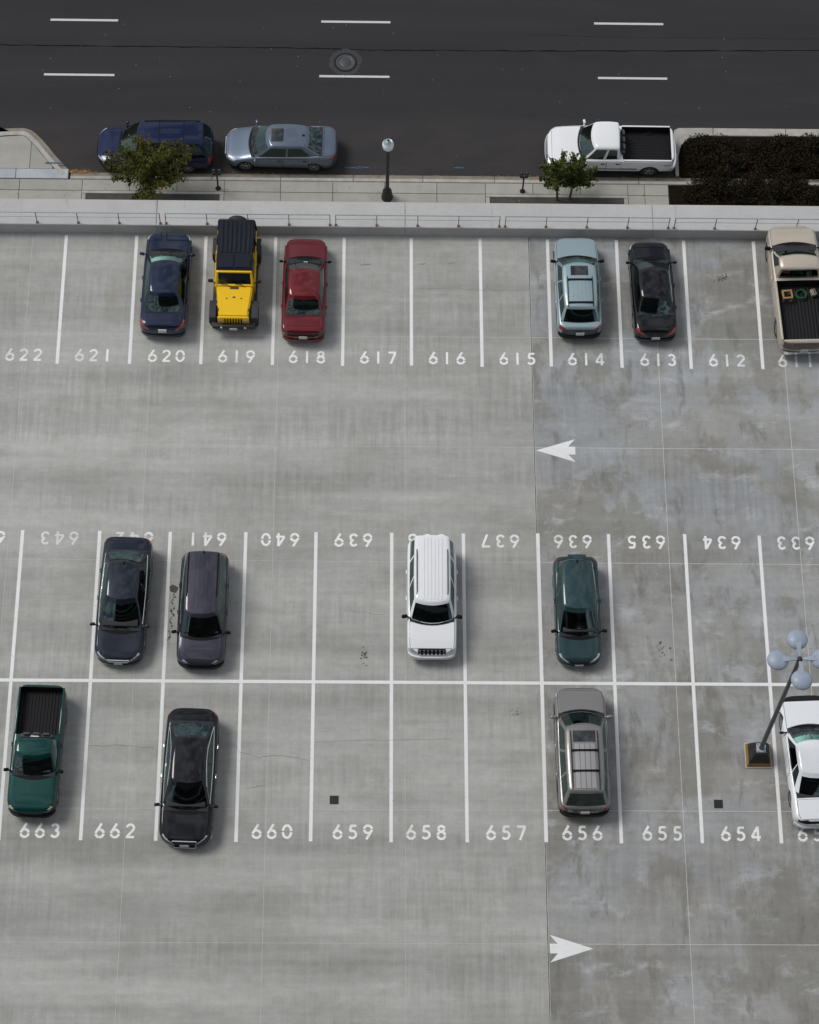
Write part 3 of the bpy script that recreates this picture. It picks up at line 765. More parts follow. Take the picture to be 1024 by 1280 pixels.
    def fascia(s, name, x0, x1, z0, z1, off, mat, rear=False, n=10, parent=None, nz=2):
        sg = -1 if rear else 1
        P = [[Vector((x0+(x1-x0)*i/n, s.front_y(x0+(x1-x0)*i/n, z0+(z1-z0)*k_/nz, rear)+sg*off, z0+(z1-z0)*k_/nz)) for i in range(n+1)] for k_ in range(nz+1)]
        Q = [[p-Vector((0, sg*(off+.03), 0)) for p in row] for row in P]
        bm = bmesh.new(); A = grid_mesh(bm, P); B = grid_mesh(bm, Q)
        for i in range(n):
            bm.faces.new((A[0][i], A[0][i+1], B[0][i+1], B[0][i])); bm.faces.new((A[-1][i], A[-1][i+1], B[-1][i+1], B[-1][i]))
        for k_ in range(nz):
            bm.faces.new((A[k_][0], A[k_+1][0], B[k_+1][0], B[k_][0])); bm.faces.new((A[k_][-1], A[k_+1][-1], B[k_+1][-1], B[k_][-1]))
        return link(name, bm, mat, parent or s.root, ang=40)
    def zroof(s, x, y):
        yf, yr = s.L/2-s.gh[1], s.L/2-s.gh[2]; t = (y-yr)/(yf-yr)
        d = .055*max(0, (t-.6)/.4)**2+.05*max(0, (.4-t)/.4)**2
        return s.H-s.crown*(x/s.wr)**2-d
    def ring(s, t):
        """right half ring, front centre to rear centre; returns list of Vector"""
        c, f, r, b = s.gh; tt = min(t/.94, 1)
        yf = s.L/2-(c+(f-c)*tt); yr = s.L/2-(b+(r-b)*tt)
        w = s.wb+(s.wr-s.wb)*(tt**1.15); bf = s.bowF*(1-.35*tt); br = s.bowR*(1-.3*tt)
        pts = []
        for q in s.fq: pts.append((q*w*.97, yf-bf*q*q))
        ya, yb = yf-bf, yr+br
        for f_ in s.sf:
            tp = .97+.03*min(f_/.35, 1) if f_ < .35 else 1-(1-s.rtaper)*((f_-.35)/.65)**2
            pts.append((w*tp, ya+(yb-ya)*f_))
        for q in s.rq: pts.append((q*w*s.rtaper, yr+br*q*q))
        out = []
        for x, y in pts:
            if t > .95:
                x *= .945; ym = (yf+yr)/2; y = ym+(y-ym)*(1-.10/(yf-yr)); z = s.zroof(x, y)
            else:
                zb = s.top(x, y)-.035; z = zb+(s.zroof(x, y)-.035-zb)*tt
            out.append(Vector((x, y, z)))
        return out
    def greenhouse(s, side_win, roofmat, rearglass):
        s.fq = [0, .3, .6, .82, .93]; s.rq = [.90, .75, .45, 0]
        cut = sorted(set([.025, .975]+[a for p in side_win for a in p]+[.25, .75]))
        s.sf = cut
        T = [0, .10, .35, .6, .84, .94, 1.0]
        R = [s.ring(t) for t in T]; nF, nS, nR = len(s.fq), len(cut), len(s.rq); n = nF+nS+nR
        def seg(i):
            if i < nF-1: return 'F'
            if i < nF: return 'p'
            if i < nF+nS-1:
                a, b = cut[i-nF], cut[i-nF+1]
                for k_, (p, q) in enumerate(side_win):
                    if a >= p-1e-6 and b <= q+1e-6: return 'S%d' % k_
                return 'p'
            if i < nF+nS: return 'p'
            return 'B' if rearglass else 'p'
        groups = {}
        mir = lambda v: Vector((-v.x, v.y, v.z))
        for r in range(len(T)-1):
            for i in range(n-1):
                g_ = seg(i) if 1 <= r <= 3 else 'p'
                if r == 5: g_ = 'R'
                if g_ == 'F' and r == 1 and 0: g_ = 'p'
                q = [R[r][i], R[r][i+1], R[r+1][i+1], R[r+1][i]]
                for sd in (1, -1):
                    key = g_+('r' if sd > 0 else 'l') if g_[0] == 'S' else g_
                    groups.setdefault(key, []).append([(v if sd > 0 else mir(v)) for v in q])
        top = R[-1]
        for i in range(n-1):
            for k_ in range(6):
                f0, f1 = 1-k_/6, 1-(k_+1)/6
                def pt(v, f): return Vector((v.x*f, v.y, s.zroof(v.x*f, v.y)))
                q = [pt(top[i], f0), pt(top[i+1], f0), pt(top[i+1], f1), pt(top[i], f1)]
                for sd in (1, -1): groups.setdefault('R', []).append([(v if sd > 0 else mir(v)) for v in q])
        names = {'F': 'windshield', 'B': 'rear_window', 'p': 'cabin_frame', 'R': 'roof'}
        for key, quads in groups.items():
            bm = bmesh.new()
            for q in quads:
                vs_ = []
                for p in q:
                    if not any((p-u).length < 1e-5 for u in vs_): vs_.append(p)
                if len(vs_) >= 3:
                    try: bm.faces.new([bm.verts.new(p) for p in vs_])
                    except ValueError: pass
            bmesh.ops.remove_doubles(bm, verts=bm.verts, dist=1e-4)
            nm = names.get(key, 'side_window'); gl = nm in ('windshield', 'rear_window', 'side_window'); gm = s.clear.get(nm, s.glass)
            link(nm, bm, gm if gl else (roofmat if key in 'Rp' else s.paint), s.root, ang=45)
        s.R = R; s.nF, s.nS = nF, nS
    def seats(s, mat):
        c, f, r, b = s.gh; y1 = s.L/2-(f+.30*(r-f)+.05); belt = s.top(0, y1)
        hgt = max(.25, (s.H-belt)*.62)
        for sx in (-1, 1):
            bm = bmesh.new(); R_ = Matrix.Rotation(math.radians(14), 4, 'X')
            rbox(bm, (sx*s.wr*.52, y1, belt+hgt*.32), (.46, .13, hgt*.72), .04, 2, R_); rbox(bm, (sx*s.wr*.52, y1-.05, belt+hgt*.85), (.25, .09, .17), .035, 2, R_)
            link('seat', bm, mat, s.root)
        y2 = max(y1-.95, s.L/2-r-.2)
        if y1-y2 > .5:
            bm = bmesh.new(); rbox(bm, (0, y2, belt+hgt*.22), (s.wr*1.75, .15, hgt*.5), .05, 2)
            for sx in (-1, 0, 1): rbox(bm, (sx*s.wr*.52, y2-.03, belt+hgt*.58), (.24, .10, .15), .035, 2)
            link('rear_seat', bm, mat, s.root)
        bm = bmesh.new(); yd = s.L/2-c-.42; rbox(bm, (0, yd, s.top(0, yd)+.03), (s.wb*1.55, .35, .10), .04, 2); link('dashboard', bm, M_INT, s.root)
    def roof_panel(s, name, f0, f1, xf, mat, z=.006, x0=None, n=6):
        yf, yr = s.L/2-s.gh[1], s.L/2-s.gh[2]; ya, yb = yf+(yr-yf)*f0, yf+(yr-yf)*f1
        xa, xb = (-xf*s.wr, xf*s.wr) if x0 is None else (x0*s.wr, xf*s.wr)
        P = [[Vector((xa+(xb-xa)*j/n, ya+(yb-ya)*i/8, s.zroof(xa+(xb-xa)*j/n, ya+(yb-ya)*i/8)+z)) for j in range(n+1)] for i in range(9)]
        bm = bmesh.new(); V = grid_mesh(bm, P)
        ring_ = [V[i][0] for i in range(9)]+[V[8][j] for j in range(1, n+1)]+[V[i][n] for i in range(7, -1, -1)]+[V[0][j] for j in range(n-1, 0, -1)]
        lo = [bm.verts.new(v.co-Vector((0, 0, z+.004))) for v in ring_]
        for k_ in range(len(ring_)): bm.faces.new((ring_[k_], ring_[(k_+1) % len(ring_)], lo[(k_+1) % len(ring_)], lo[k_]))
        return link(name, bm, mat, s.root)
    def ribs(s, nrib, f0=.05, f1=.95, xf=.7, w=.45, z=.012, mat=None):
        for i in range(nrib):
            c = -xf+2*xf*(i+.5)/nrib; hw_ = xf/nrib*w*1.0
            s.roof_panel('roof_rib', f0, f1, c+hw_, mat or s.paint, z, c-hw_, 2)
    def rails(s, f0=.03, f1=.97, xf=.82, h=.055, r=.018, mat=None, cross=()):
        yf, yr = s.L/2-s.gh[1], s.L/2-s.gh[2]
        for sx in (-1, 1):
            pts = []
            for i in range(11):
                t = i/10; y = yf+(yr-yf)*(f0+(f1-f0)*t); e = min(t, 1-t); pts.append((sx*xf*s.wr, y, s.zroof(xf*s.wr, y)+(h if e > .05 else 0)))
            bm = bmesh.new(); tube(bm, pts, r, 7); link('roof_rail', bm, mat or M_BLACK, s.root)
        for c in cross:
            y = yf+(yr-yf)*c; z = s.zroof(xf*s.wr, y)+h; bm = bmesh.new()
            rbox(bm, (0, y, z+.012), (2*xf*s.wr, .07, .03), .01); link('roof_crossbar', bm, mat or M_BLACK, s.root)
    def lights(s, hs=(.14, .42), hv=(.49, .59), ts=(.05, .34), tv=(.50, .66), hmat=None, tmat=None):
        for sg in (-1, 1):
            s.patch('headlight', hs[0], hs[1], sg*hv[0], sg*hv[1], .006, hmat or M_LAMP, 8, 5)
            s.patch('taillight', s.L-ts[1], s.L-ts[0], sg*tv[0], sg*tv[1], .006, tmat or M_TAIL, 8, 5)
    def mirrors(s, mat=None, sz=(.20, .11, .13), fy=.30):
        y = s.L/2-s.gh[0]-fy; z = s.top(s.wb, y)+.05
        for sx in (-1, 1):
            bm = bmesh.new(); rbox(bm, (sx*(s.W/2+.075), y, z+.03), sz, .045, 3, Matrix.Rotation(sx*.18, 4, 'Z')); tube(bm, [(sx*s.wb*.97, y+.02, z-.01), (sx*(s.W/2+.05), y, z+.01)], .028, 6)
            link('mirror', bm, mat or s.paint, s.root)
    def doors(s, rng, v0=.56, v1=.93, handle=True):
        for a, b in rng:
            for sg in (-1, 1):
                d = s.seam_patch('door', a*s.L, b*s.L, sg*v0, sg*v1, s.paint, .01)
                if handle:
                    p = s.S(b*s.L-.14, sg*.64)+s.nrm(b*s.L-.14, sg*.64)*.03; bm = bmesh.new(); rbox(bm, p, (.035, .17, .035), .012); link('handle', bm, s.hmat if hasattr(s, 'hmat') else s.paint, d)
    def plate(s, rear=True, z=.5, front=False):
        for r_ in ([True] if rear else [])+([False] if front else []):
            s.fascia('license_plate', -.16, .16, z-.08, z+.08, .03, M_PLATE, r_, 4)
    def bumper(s, z0, z1, mat, rear, xf=.93, off=.03):
        s.fascia('bumper', -xf*s.W/2, xf*s.W/2, z0, z1, off, mat, rear, 16)
    def grille(s, x, z0, z1, bars=5, vert=False, frame=M_CHROME, off=.012):
        g_ = s.fascia('grille', -x, x, z0, z1, off, M_BLACK, False, 8)
        if vert:
            for i in range(bars):
                xx = -x+2*x*(i+.5)/bars; s.fascia('grille_bar', xx-x/bars*.42, xx+x/bars*.42, z0+.01, z1-.01, off+.014, frame, False, 2, g_)
        else:
            for i in range(bars):
                zz = z0+(z1-z0)*(i+.5)/bars; s.fascia('grille_bar', -x*.97, x*.97, zz-.008, zz+.008, off+.012, frame, False, 8, g_, 1)
        return g_
    def trim(s, mat, t=.86, r=.011, f0=0, f1=1):
        """bright strip following the top of the side windows"""
        m = s.nS; Rg = []
        for k_ in range(25):
            f = k_/24*(m-1); i = min(int(f), m-2); u = f-i; tt = .10+(t-.10)*math.sin(PI*min(max(k_/24, .0), 1.))**.55
            A = s.ring(tt)[s.nF:s.nF+m]; Rg.append(A[i].lerp(A[i+1], u))
        for sx in (-1, 1):
            pts = Rg
            bm = bmesh.new(); tube(bm, [(sx*(p.x+.006), p.y, p.z) for p in pts], r, 6); link('window_trim', bm, mat, s.root)
    def belt(s, mat, r=.010):
        Rb = s.ring(.10)[s.nF:s.nF+s.nS]
        for sx in (-1, 1):
            bm = bmesh.new(); tube(bm, [(sx*(p.x+.008), p.y, p.z) for p in Rb], r, 6); link('belt_trim', bm, mat, s.root)
    def antenna(s, f=.93):
        yf, yr = s.L/2-s.gh[1], s.L/2-s.gh[2]; y = yf+(yr-yf)*f; z = s.zroof(0, y); bm = bmesh.new()
        rbox(bm, (0, y, z+.03), (.05, .12, .06), .02); link('antenna', bm, M_BLACK, s.root)
    def shade(s, mat, q0, q1):
        P = []
        for i in range(9):
            Rg = s.ring(.16+.60*i/8)[:s.nF]; w = Rg[-1].x/.93; row = []
            for j in range(15):
                q = q0+(q1-q0)*j/14; x = abs(q)*w*.93
                y = float(np.interp(x, [p.x for p in Rg], [p.y for p in Rg])); z = float(np.interp(x, [p.x for p in Rg], [p.z for p in Rg]))
                row.append(Vector((math.copysign(x, q), y-.05+.012*math.sin(j*1.9+i*.7), z-.035+.012*math.sin(j*2.3+i*1.1))))
            P.append(row)
        bm = bmesh.new(); grid_mesh(bm, P); link('sunshade', bm, mat, s.root)
    def place_on_dash(s, x, sz=(.16, .10)):
        y = s.L/2-s.gh[0]-.38; bm = bmesh.new(); addbox(bm, (x, y, s.top(0, y)+.10), (sz[0], sz[1], .006), Matrix.Rotation(.15, 4, 'X')); link('paper', bm, M_PAPER, s.root, smooth=False)

def ZT_sedan(h0=.62, hood=.88, belt=.93, deck=1.0, end=.93): return [(0, h0-.02), (.05, h0+.05), (.15, h0+.14), (.27, hood), (.40, belt), (.70, belt+.02), (.84, deck), (.95, deck-.02), (1, end)]
def ZT_suv(h0=.80, hood=1.0, belt=1.03, tail=1.05): return [(0, h0), (.04, h0+.07), (.12, hood-.06), (.28, hood+.01), (.4, belt), (.9, tail), (1, tail-.04)]
DN = PI       # nose toward the camera (-Y)
UPD = 0       # nose toward the wall
GR = 'vehicles parked on the deck'; GS = 'vehicles parked at the street kerb'

def heading(dx): return dx
# ---- row by the wall
c = Car('sedan', 'dark navy four door sedan parked nose to the wall in stall 620', 'car', (-7.97, 48.82), -.02, 4.62, 1.84, 1.45, (.007, .014, .036), ZT_sedan(), clear=('windshield',), gh= (.205, .395, .725, .875), wr=.65, axles=(.20, .80), metal=.4, rough=.3, group=GR)
c.lights(ts=(.04, .42), tv=(.47, .60)); c.mirrors(); c.doors(((.30, .52), (.53, .74))); c.plate(z=.72); c.bumper(.26, .44, c.paint, True)
c.shade(simple('silver_shade', (.70, .84, .82), .4, .15, noise=.22, scale=9), -.95, .95)
c = Car('sedan', 'dull red sedan with a pale tag behind its windshield in stall 618', 'car', (-2.56, 48.62), -.012, 4.56, 1.74, 1.42, (.105, .008, .011), ZT_sedan(.62, .87, .91, .97, .9), clear=('rear_window',), gh= (.223, .405, .70, .85), wr=.72, boxy=True, axles=(.19, .79), metal=.3, group=GR, seatmat=simple('seat_bluegrey', (.12, .17, .20), .8))
c.lights(tmat=simple('dark_tail', (.05, .008, .008), .2, 0, .6), ts=(.03, .16), tv=(.3, .6)); c.mirrors(M_BLACK, (.16, .09, .11)); c.doors(((.29, .52), (.53, .75))); c.plate(z=.62); c.bumper(.28, .48, c.paint, True, off=.04); c.place_on_dash(.02)
c.fascia('rear_panel', -.6, .6, .68, .80, .012, M_TRIM, True)
c = Car('station_wagon', 'pale silvery teal station wagon with roof rack and dark sunroof in stall 614', 'car', (8.12, 48.82), .012, 4.42, 1.76, 1.56, (.26, .335, .355), ZT_sedan(.66, .92, .96, .98, .93), (.235, .39, .85, .945), wb=.93, wr=.74, boxy=True, axles=(.20, .79), metal=.45, side_win=((.04, .34), (.37, .66), (.69, .95)), group=GR, sunroof=(.08, .30, .52), trunk=False, bowR=.08, rtaper=.92)
c.lights(ts=(.03, .22), tv=(.46, .68)); c.mirrors(M_BLACK); c.doors(((.28, .50), (.51, .72))); c.rails(.32, .98, .74, .04, .016, M_BLACK, (.40, .90)); c.ribs(5, .43, .88, .62, .55); c.bumper(.27, .50, M_TRIM, True, off=.05); c.plate(z=.62)
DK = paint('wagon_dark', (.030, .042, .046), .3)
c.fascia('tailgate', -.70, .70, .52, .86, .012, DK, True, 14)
for sg in (-1, 1): c.patch('side_shade_strip', .30, c.L-.25, sg*.80, sg*.985, .012, DK, 14, 4)  # dark strips paint in the shade along the lower body sides
c = Car('sedan', 'black compact sedan in stall 613 between the teal wagon and stall 612', 'car', (11.05, 48.70), .02, 4.40, 1.71, 1.40, (.0035, .0035, .005), ZT_sedan(.60, .85, .90, .96, .9), (.20, .375, .71, .85), wr=.70, axles=(.19, .79), metal=.2, group=GR)
c.lights(ts=(.03, .26), tv=(.46, .62)); c.mirrors(M_BLACK, (.16, .09, .11)); c.doors(((.29, .52), (.53, .75))); c.plate(z=.5); c.bumper(.27, .46, c.paint, True, off=.035)
Car.railblack = False
c = Car('pickup_truck', 'beige pickup truck with odds and ends in its open bed in stall 611', 'truck', (16.72, 48.72), .035, 5.55, 1.98, 1.78, (.44, .385, .31), [(0, .92), (.04, 1.0), (.12, 1.10), (.27, 1.17), (.42, 1.16), (.6, 1.16), (1, 1.16)], (.17, .335, .455, .472), wb=.91, wr=.79, sill=.34, boxy=True, wheels='truck', axles=(.17, .79), side_win=((.06, .62),), bed=(.487, .965, .72), bowR=.04, rtaper=.97, metal=.35, group=GR, trunk=False, seats=False, glassm=M_GLD)
c.lights(hs=(.08, .35), ts=(.02, .12), tv=(.52, .80)); c.mirrors(M_BLACK, (.24, .11, .18)); c.doors(((.24, .465),)); c.bumper(.40, .62, M_CHROME, True, off=.10); c.plate(z=.66)
beige = c
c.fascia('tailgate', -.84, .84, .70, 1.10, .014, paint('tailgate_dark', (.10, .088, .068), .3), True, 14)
# ---- second row, noses toward the camera
c = Car('sedan', 'slate blue black sedan with bright window trim and grille in stall 642', 'car', (-8.93, 35.22), DN-.035, 4.92, 1.85, 1.47, (.011, .016, .024), ZT_sedan(.66, .92, .96, 1.04, .96), (.205, .42, .745, .89), wr=.65, axles=(.20, .79), metal=.5, rough=.3, group=GR, Lf=.62, nf=2.4)
c.lights(hs=(.05, .34), hv=(.44, .53)); c.mirrors(); c.doors(((.30, .52), (.53, .74))); c.belt(M_CHROME, .013); c.grille(.42, .52, .66, 3); c.plate(False, .40, True); c.antenna(); c.bumper(.26, .40, c.paint, False)
c = Car('minivan', 'dull violet grey compact van with ribbed roof in stall 641', 'van', (-6.02, 34.86), DN-.012, 4.45, 1.80, 1.62, (.036, .035, .050), ZT_suv(.72, .95, 1.0, 1.02), (.195, .355, .93, .985), wb=.92, wr=.70, axles=(.19, .78), metal=.4, side_win=((.05, .36), (.39, .66), (.69, .95)), group=GR, trunk=False, bowR=.05, Lf=.5)
c.lights(hs=(.05, .16), hv=(.40, .50)); c.mirrors(M_BLACK); c.doors(((.26, .48), (.49, .72))); c.ribs(5, .12, .95, .62, .5, .012); c.rails(.28, .97, .86, .03, .02); c.grille(.5, .56, .70, 3, frame=M_TRIM); c.bumper(.30, .50, M_TRIM, False, off=.05); c.plate(False, .42, True); c.place_on_dash(.0, (.12, .08)); c.antenna(.97)
c = Car('suv', 'white sport utility vehicle with upright slotted grille in stall 638', 'suv', (2.33, 35.36), DN-.003, 4.58, 1.84, 1.70, (.66, .665, .675), ZT_suv(.84, 1.06, 1.08, 1.08), (.225, .36, .955, .992), wb=.91, wr=.71, sill=.30, boxy=True, wheels='suv', axles=(.19, .78), metal=.0, side_win=((.05, .36), (.39, .68), (.71, .95)), group=GR, trunk=False, bowR=.04, rtaper=.95, Lf=.34, nf=3.2, glassm=M_GLD)
c.lights(hs=(.04, .20), hv=(.40, .56), ts=(.02, .16), tv=(.5, .74)); c.mirrors(M_BLACK, (.22, .12, .15)); c.doors(((.28, .50), (.51, .73))); c.ribs(6, .05, .95, .6, .5, .015); c.rails(.12, .78, .86, .04, .018); c.grille(.50, .74, .90, 7, True, M_CHROME, .02); c.bumper(.42, .64, c.paint, False, off=.09); c.plate(False, .50, True)
c = Car('hatchback', 'dark green teal hatchback with pale corner headlights in stall 636', 'car', (7.66, 34.93), DN+.012, 4.22, 1.70, 1.45, (.020, .046, .049), ZT_sedan(.62, .88, .93, .96, .9), (.20, .42, .90, .97), wr=.71, axles=(.20, .80), metal=.45, side_win=((.05, .46), (.50, .90)), group=GR, trunk=False, bowR=.12, rtaper=.88, Lf=.55, nf=2.5)
c.lights(hs=(.06, .36), hv=(.43, .54), ts=(.03, .3), tv=(.5, .68)); c.mirrors(M_BLACK); c.doors(((.29, .60),)); c.grille(.35, .52, .60, 2, frame=M_TRIM); c.plate(False, .40, True); c.antenna(.95); c.bumper(.27, .40, c.paint, False); c.place_on_dash(.0, (.10, .08))
bm = bmesh.new(); c.roof_panel('rear_spoiler', 1.0, 1.09, .55, c.paint, .03); bm.free()
# ---- third row
c = Car('pickup_truck', 'dark green pickup truck with empty ribbed bed in stall 663', 'truck', (-11.67, 29.36), DN-.03, 4.80, 1.76, 1.62, (.0, .033, .029), [(0, .86), (.04, .92), (.12, .97), (.27, 1.02), (.42, 1.04), (.55, 1.06), (1, 1.06)], (.245, .375, .53, .555), wb=.90, wr=.75, sill=.33, boxy=True, wheels='car', axles=(.175, .80), side_win=((.06, .70),), bed=(.59, .965, .66), bowR=.03, rtaper=.97, metal=.3, group=GR, trunk=False)
c.lights(hs=(.12, .24), hv=(.44, .56), ts=(.02, .12), tv=(.52, .8), hmat=simple('amber_white', (.45, .38, .28), .2, .2, .6)); c.mirrors(M_BLACK); c.doors(((.29, .55),)); c.grille(.5, .62, .74, 3, frame=M_TRIM); c.bumper(.40, .56, M_TRIM, False, off=.07); c.plate(False, .48, True); c.place_on_dash(.0, (.2, .1))
bm = bmesh.new(); yb = c.L/2-c.gh[2]-.0; rbox(bm, (0, yb-.03, c.zroof(0, yb)-.02), (.30, .05, .05), .015); link('brake_light', bm, M_PLATE, c.root)
c = Car('sedan', 'glossy black executive sedan with bright side trim and tall grille in stall 661', 'car', (-6.27, 28.42), DN-.03, 5.05, 1.90, 1.45, (.0025, .0025, .0035), ZT_sedan(.68, .90, .95, 1.02, .94), (.205, .385, .74, .905), wr=.64, axles=(.19, .79), metal=.2, rough=.3, group=GR, Lf=.60, nf=2.5, Lr=.5, nr=2.6, glassm=M_GLD)
c.lights(hs=(.05, .34), hv=(.44, .515)); c.mirrors(); c.hmat = M_CHROME; c.doors(((.30, .52), (.53, .74))); c.trim(M_CHROME, r=.014); c.belt(M_CHROME); c.grille(.36, .34, .70, 6, frame=M_TRIM); c.plate(False, .52, True)
bm = bmesh.new()
pts = [(-.38, .33), (.38, .33), (.42, .70), (-.42, .70), (-.38, .33)]
tube(bm, [(x, c.front_y(x, z)+.035, z) for x, z in pts], .02, 6); link('grille_frame', bm, M_CHROME, c.root)
c = Car('suv', 'grey brown sport utility vehicle with sunroof and roof bars in stall 656', 'suv', (7.64, 29.45), .012, 4.72, 1.86, 1.74, (.19, .182, .176), ZT_suv(.86, 1.06, 1.08, 1.08), (.205, .37, .905, .98), wb=.91, wr=.71, sill=.30, boxy=True, wheels='suv', axles=(.19, .78), metal=.45, side_win=((.05, .36), (.39, .68), (.71, .95)), group=GR, trunk=False, bowR=.07, rtaper=.93, Lf=.46, nf=2.8, sunroof=(.10, .27, .60), glassm=M_GLD)
c.lights(ts=(.02, .18), tv=(.48, .74)); c.mirrors(c.paint, (.22, .12, .15)); c.doors(((.28, .50), (.51, .73))); c.ribs(4, .30, .95, .56, .86, .018, paint('suv_rib', (.30, .295, .29), .4)); c.rails(.10, .97, .72, .05, .016, M_BLACK, (.40, .70)); c.bumper(.40, .62, M_TRIM, True, off=.07); c.plate(z=.78)  # ribs paler than the body: sky reflection put into their colour
c.fascia('tailgate', -.74, .74, .64, .98, .012, paint('suv_dark', (.035, .033, .032), .3), True, 14)
for sg in (-1, 1): c.patch('side_shade_strip', .30, c.L-.25, sg*.82, sg*.985, .012, M_TRIM, 14, 4)  # lower sides darkened by colour to stand in for shade
c = Car('coupe', 'white two door coupe with pale sunshade inside its windshield in stall 653', 'car', (15.83, 29.20), .045, 4.92, 1.86, 1.36, (.63, .64, .65), ZT_sedan(.58, .82, .86, .93, .88), clear=('windshield',), gh= (.25, .415, .675, .84), wr=.68, axles=(.19, .78), metal=.0, side_win=((.05, .62), (.65, .88)), group=GR, bowR=.18, Lf=.45, nf=2.9)
c.lights(ts=(.02, .10), tv=(.3, .6), tmat=simple('dark_tail', (.05, .008, .008), .2, 0, .6)); c.mirrors(M_BLACK, (.16, .09, .11)); c.doors(((.32, .62),)); c.plate(z=.62); c.bumper(.28, .46, c.paint, True, off=.05)
c.shade(simple('teal_shade', (.55, .76, .74), .45, .1, noise=.2, scale=9), -.93, -.03)
c.shade(MATS['teal_shade'], .03, .93)
c.patch('nose_cover', .02, .27, -.52, .52, .012, M_TRIM)
c.fascia('tail_panel', -.78, .78, .70, .82, .012, M_BLACK, True, 14)
# ---- street
LFT = PI/2      # nose toward -X
c = Car('minivan', 'dark blue minivan at the kerb behind the larger street tree', 'van', (-9.33, 59.30), LFT+.01, 5.05, 1.95, 1.75, (.002, .007, .036), ZT_suv(.78, 1.0, 1.05, 1.06), (.20, .36, .92, .985), wb=.92, wr=.70, axles=(.19, .78), metal=.4, side_win=((.05, .32), (.35, .64), (.67, .95)), group=GS, trunk=False, bowR=.06, Lf=.6, nf=2.4, z=SZ)
c.lights(hs=(.10, .42), hv=(.45, .58), ts=(.02, .2), tv=(.52, .8)); c.mirrors(); c.doors(((.26, .46), (.47, .72))); c.roof_panel('roof_seam', .33, .345, .8, M_BLACK, .005); c.roof_panel('roof_seam', .70, .715, .8, M_BLACK, .005); c.rails(.1, .95, .88, .03, .016); c.ribs(6, .36, .69, .72, .4, .006)
c = Car('sedan', 'silver blue sedan with dark sunroof parked at the kerb', 'car', (-3.90, 59.42), LFT-.012, 4.92, 1.87, 1.46, (.105, .13, .17), ZT_sedan(.64, .92, .97, 1.04, .96), (.22, .385, .735, .89), wr=.66, axles=(.19, .79), metal=.55, rough=.3, group=GS, Lf=.62, nf=2.4, Lr=.5, nr=2.6, sunroof=(.10, .40, .55), z=SZ)
c.lights(hs=(.10, .5), hv=(.47, .58), ts=(.05, .36), tv=(.50, .62)); c.mirrors(); c.hmat = M_TRIM; c.doors(((.30, .52), (.53, .74))); c.belt(M_CHROME, .012); c.antenna(.9); c.fascia('grille', -.45, .45, .48, .62, .012, M_CHROME)
c = Car('pickup_truck', 'white extended cab pickup truck with empty dark bed at the kerb', 'truck', (10.38, 59.38), LFT-.004, 5.55, 1.97, 1.80, (.66, .665, .67), [(0, .92), (.04, 1.0), (.12, 1.08), (.27, 1.14), (.42, 1.14), (.6, 1.15), (1, 1.15)], (.24, .345, .555, .575), wb=.89, wr=.72, sill=.36, boxy=True, wheels='truck', axles=(.18, .80), side_win=((.05, .50), (.58, .90)), bed=(.585, .965, .72), bowR=.03, rtaper=.98, metal=.0, group=GS, trunk=False, z=SZ)
c.lights(hs=(.08, .36), hv=(.44, .58), ts=(.02, .12), tv=(.52, .8)); c.mirrors(); c.hmat = M_TRIM; c.doors(((.29, .455), (.46, .572)), v0=.545); c.bumper(.42, .62, M_CHROME, False, off=.08); c.bumper(.40, .60, M_CHROME, True, off=.09); c.grille(.5, .66, .86, 3)
for sg in (-1, 1): c.patch('side_moulding', .30*c.L, .70*c.L, sg*.84, sg*.865, .014, M_TRIM, 12, 2)
for sg in (-1, 1): c.patch('tail_badge', .905*c.L, .965*c.L, sg*.70, sg*.725, .006, simple('badge_red', (.30, .06, .04), .5), 3, 2)
for sg in (-1, 1): c.patch('turn_signal', .30, .42, sg*.59, sg*.63, .008, M_AMBER, 4, 3)

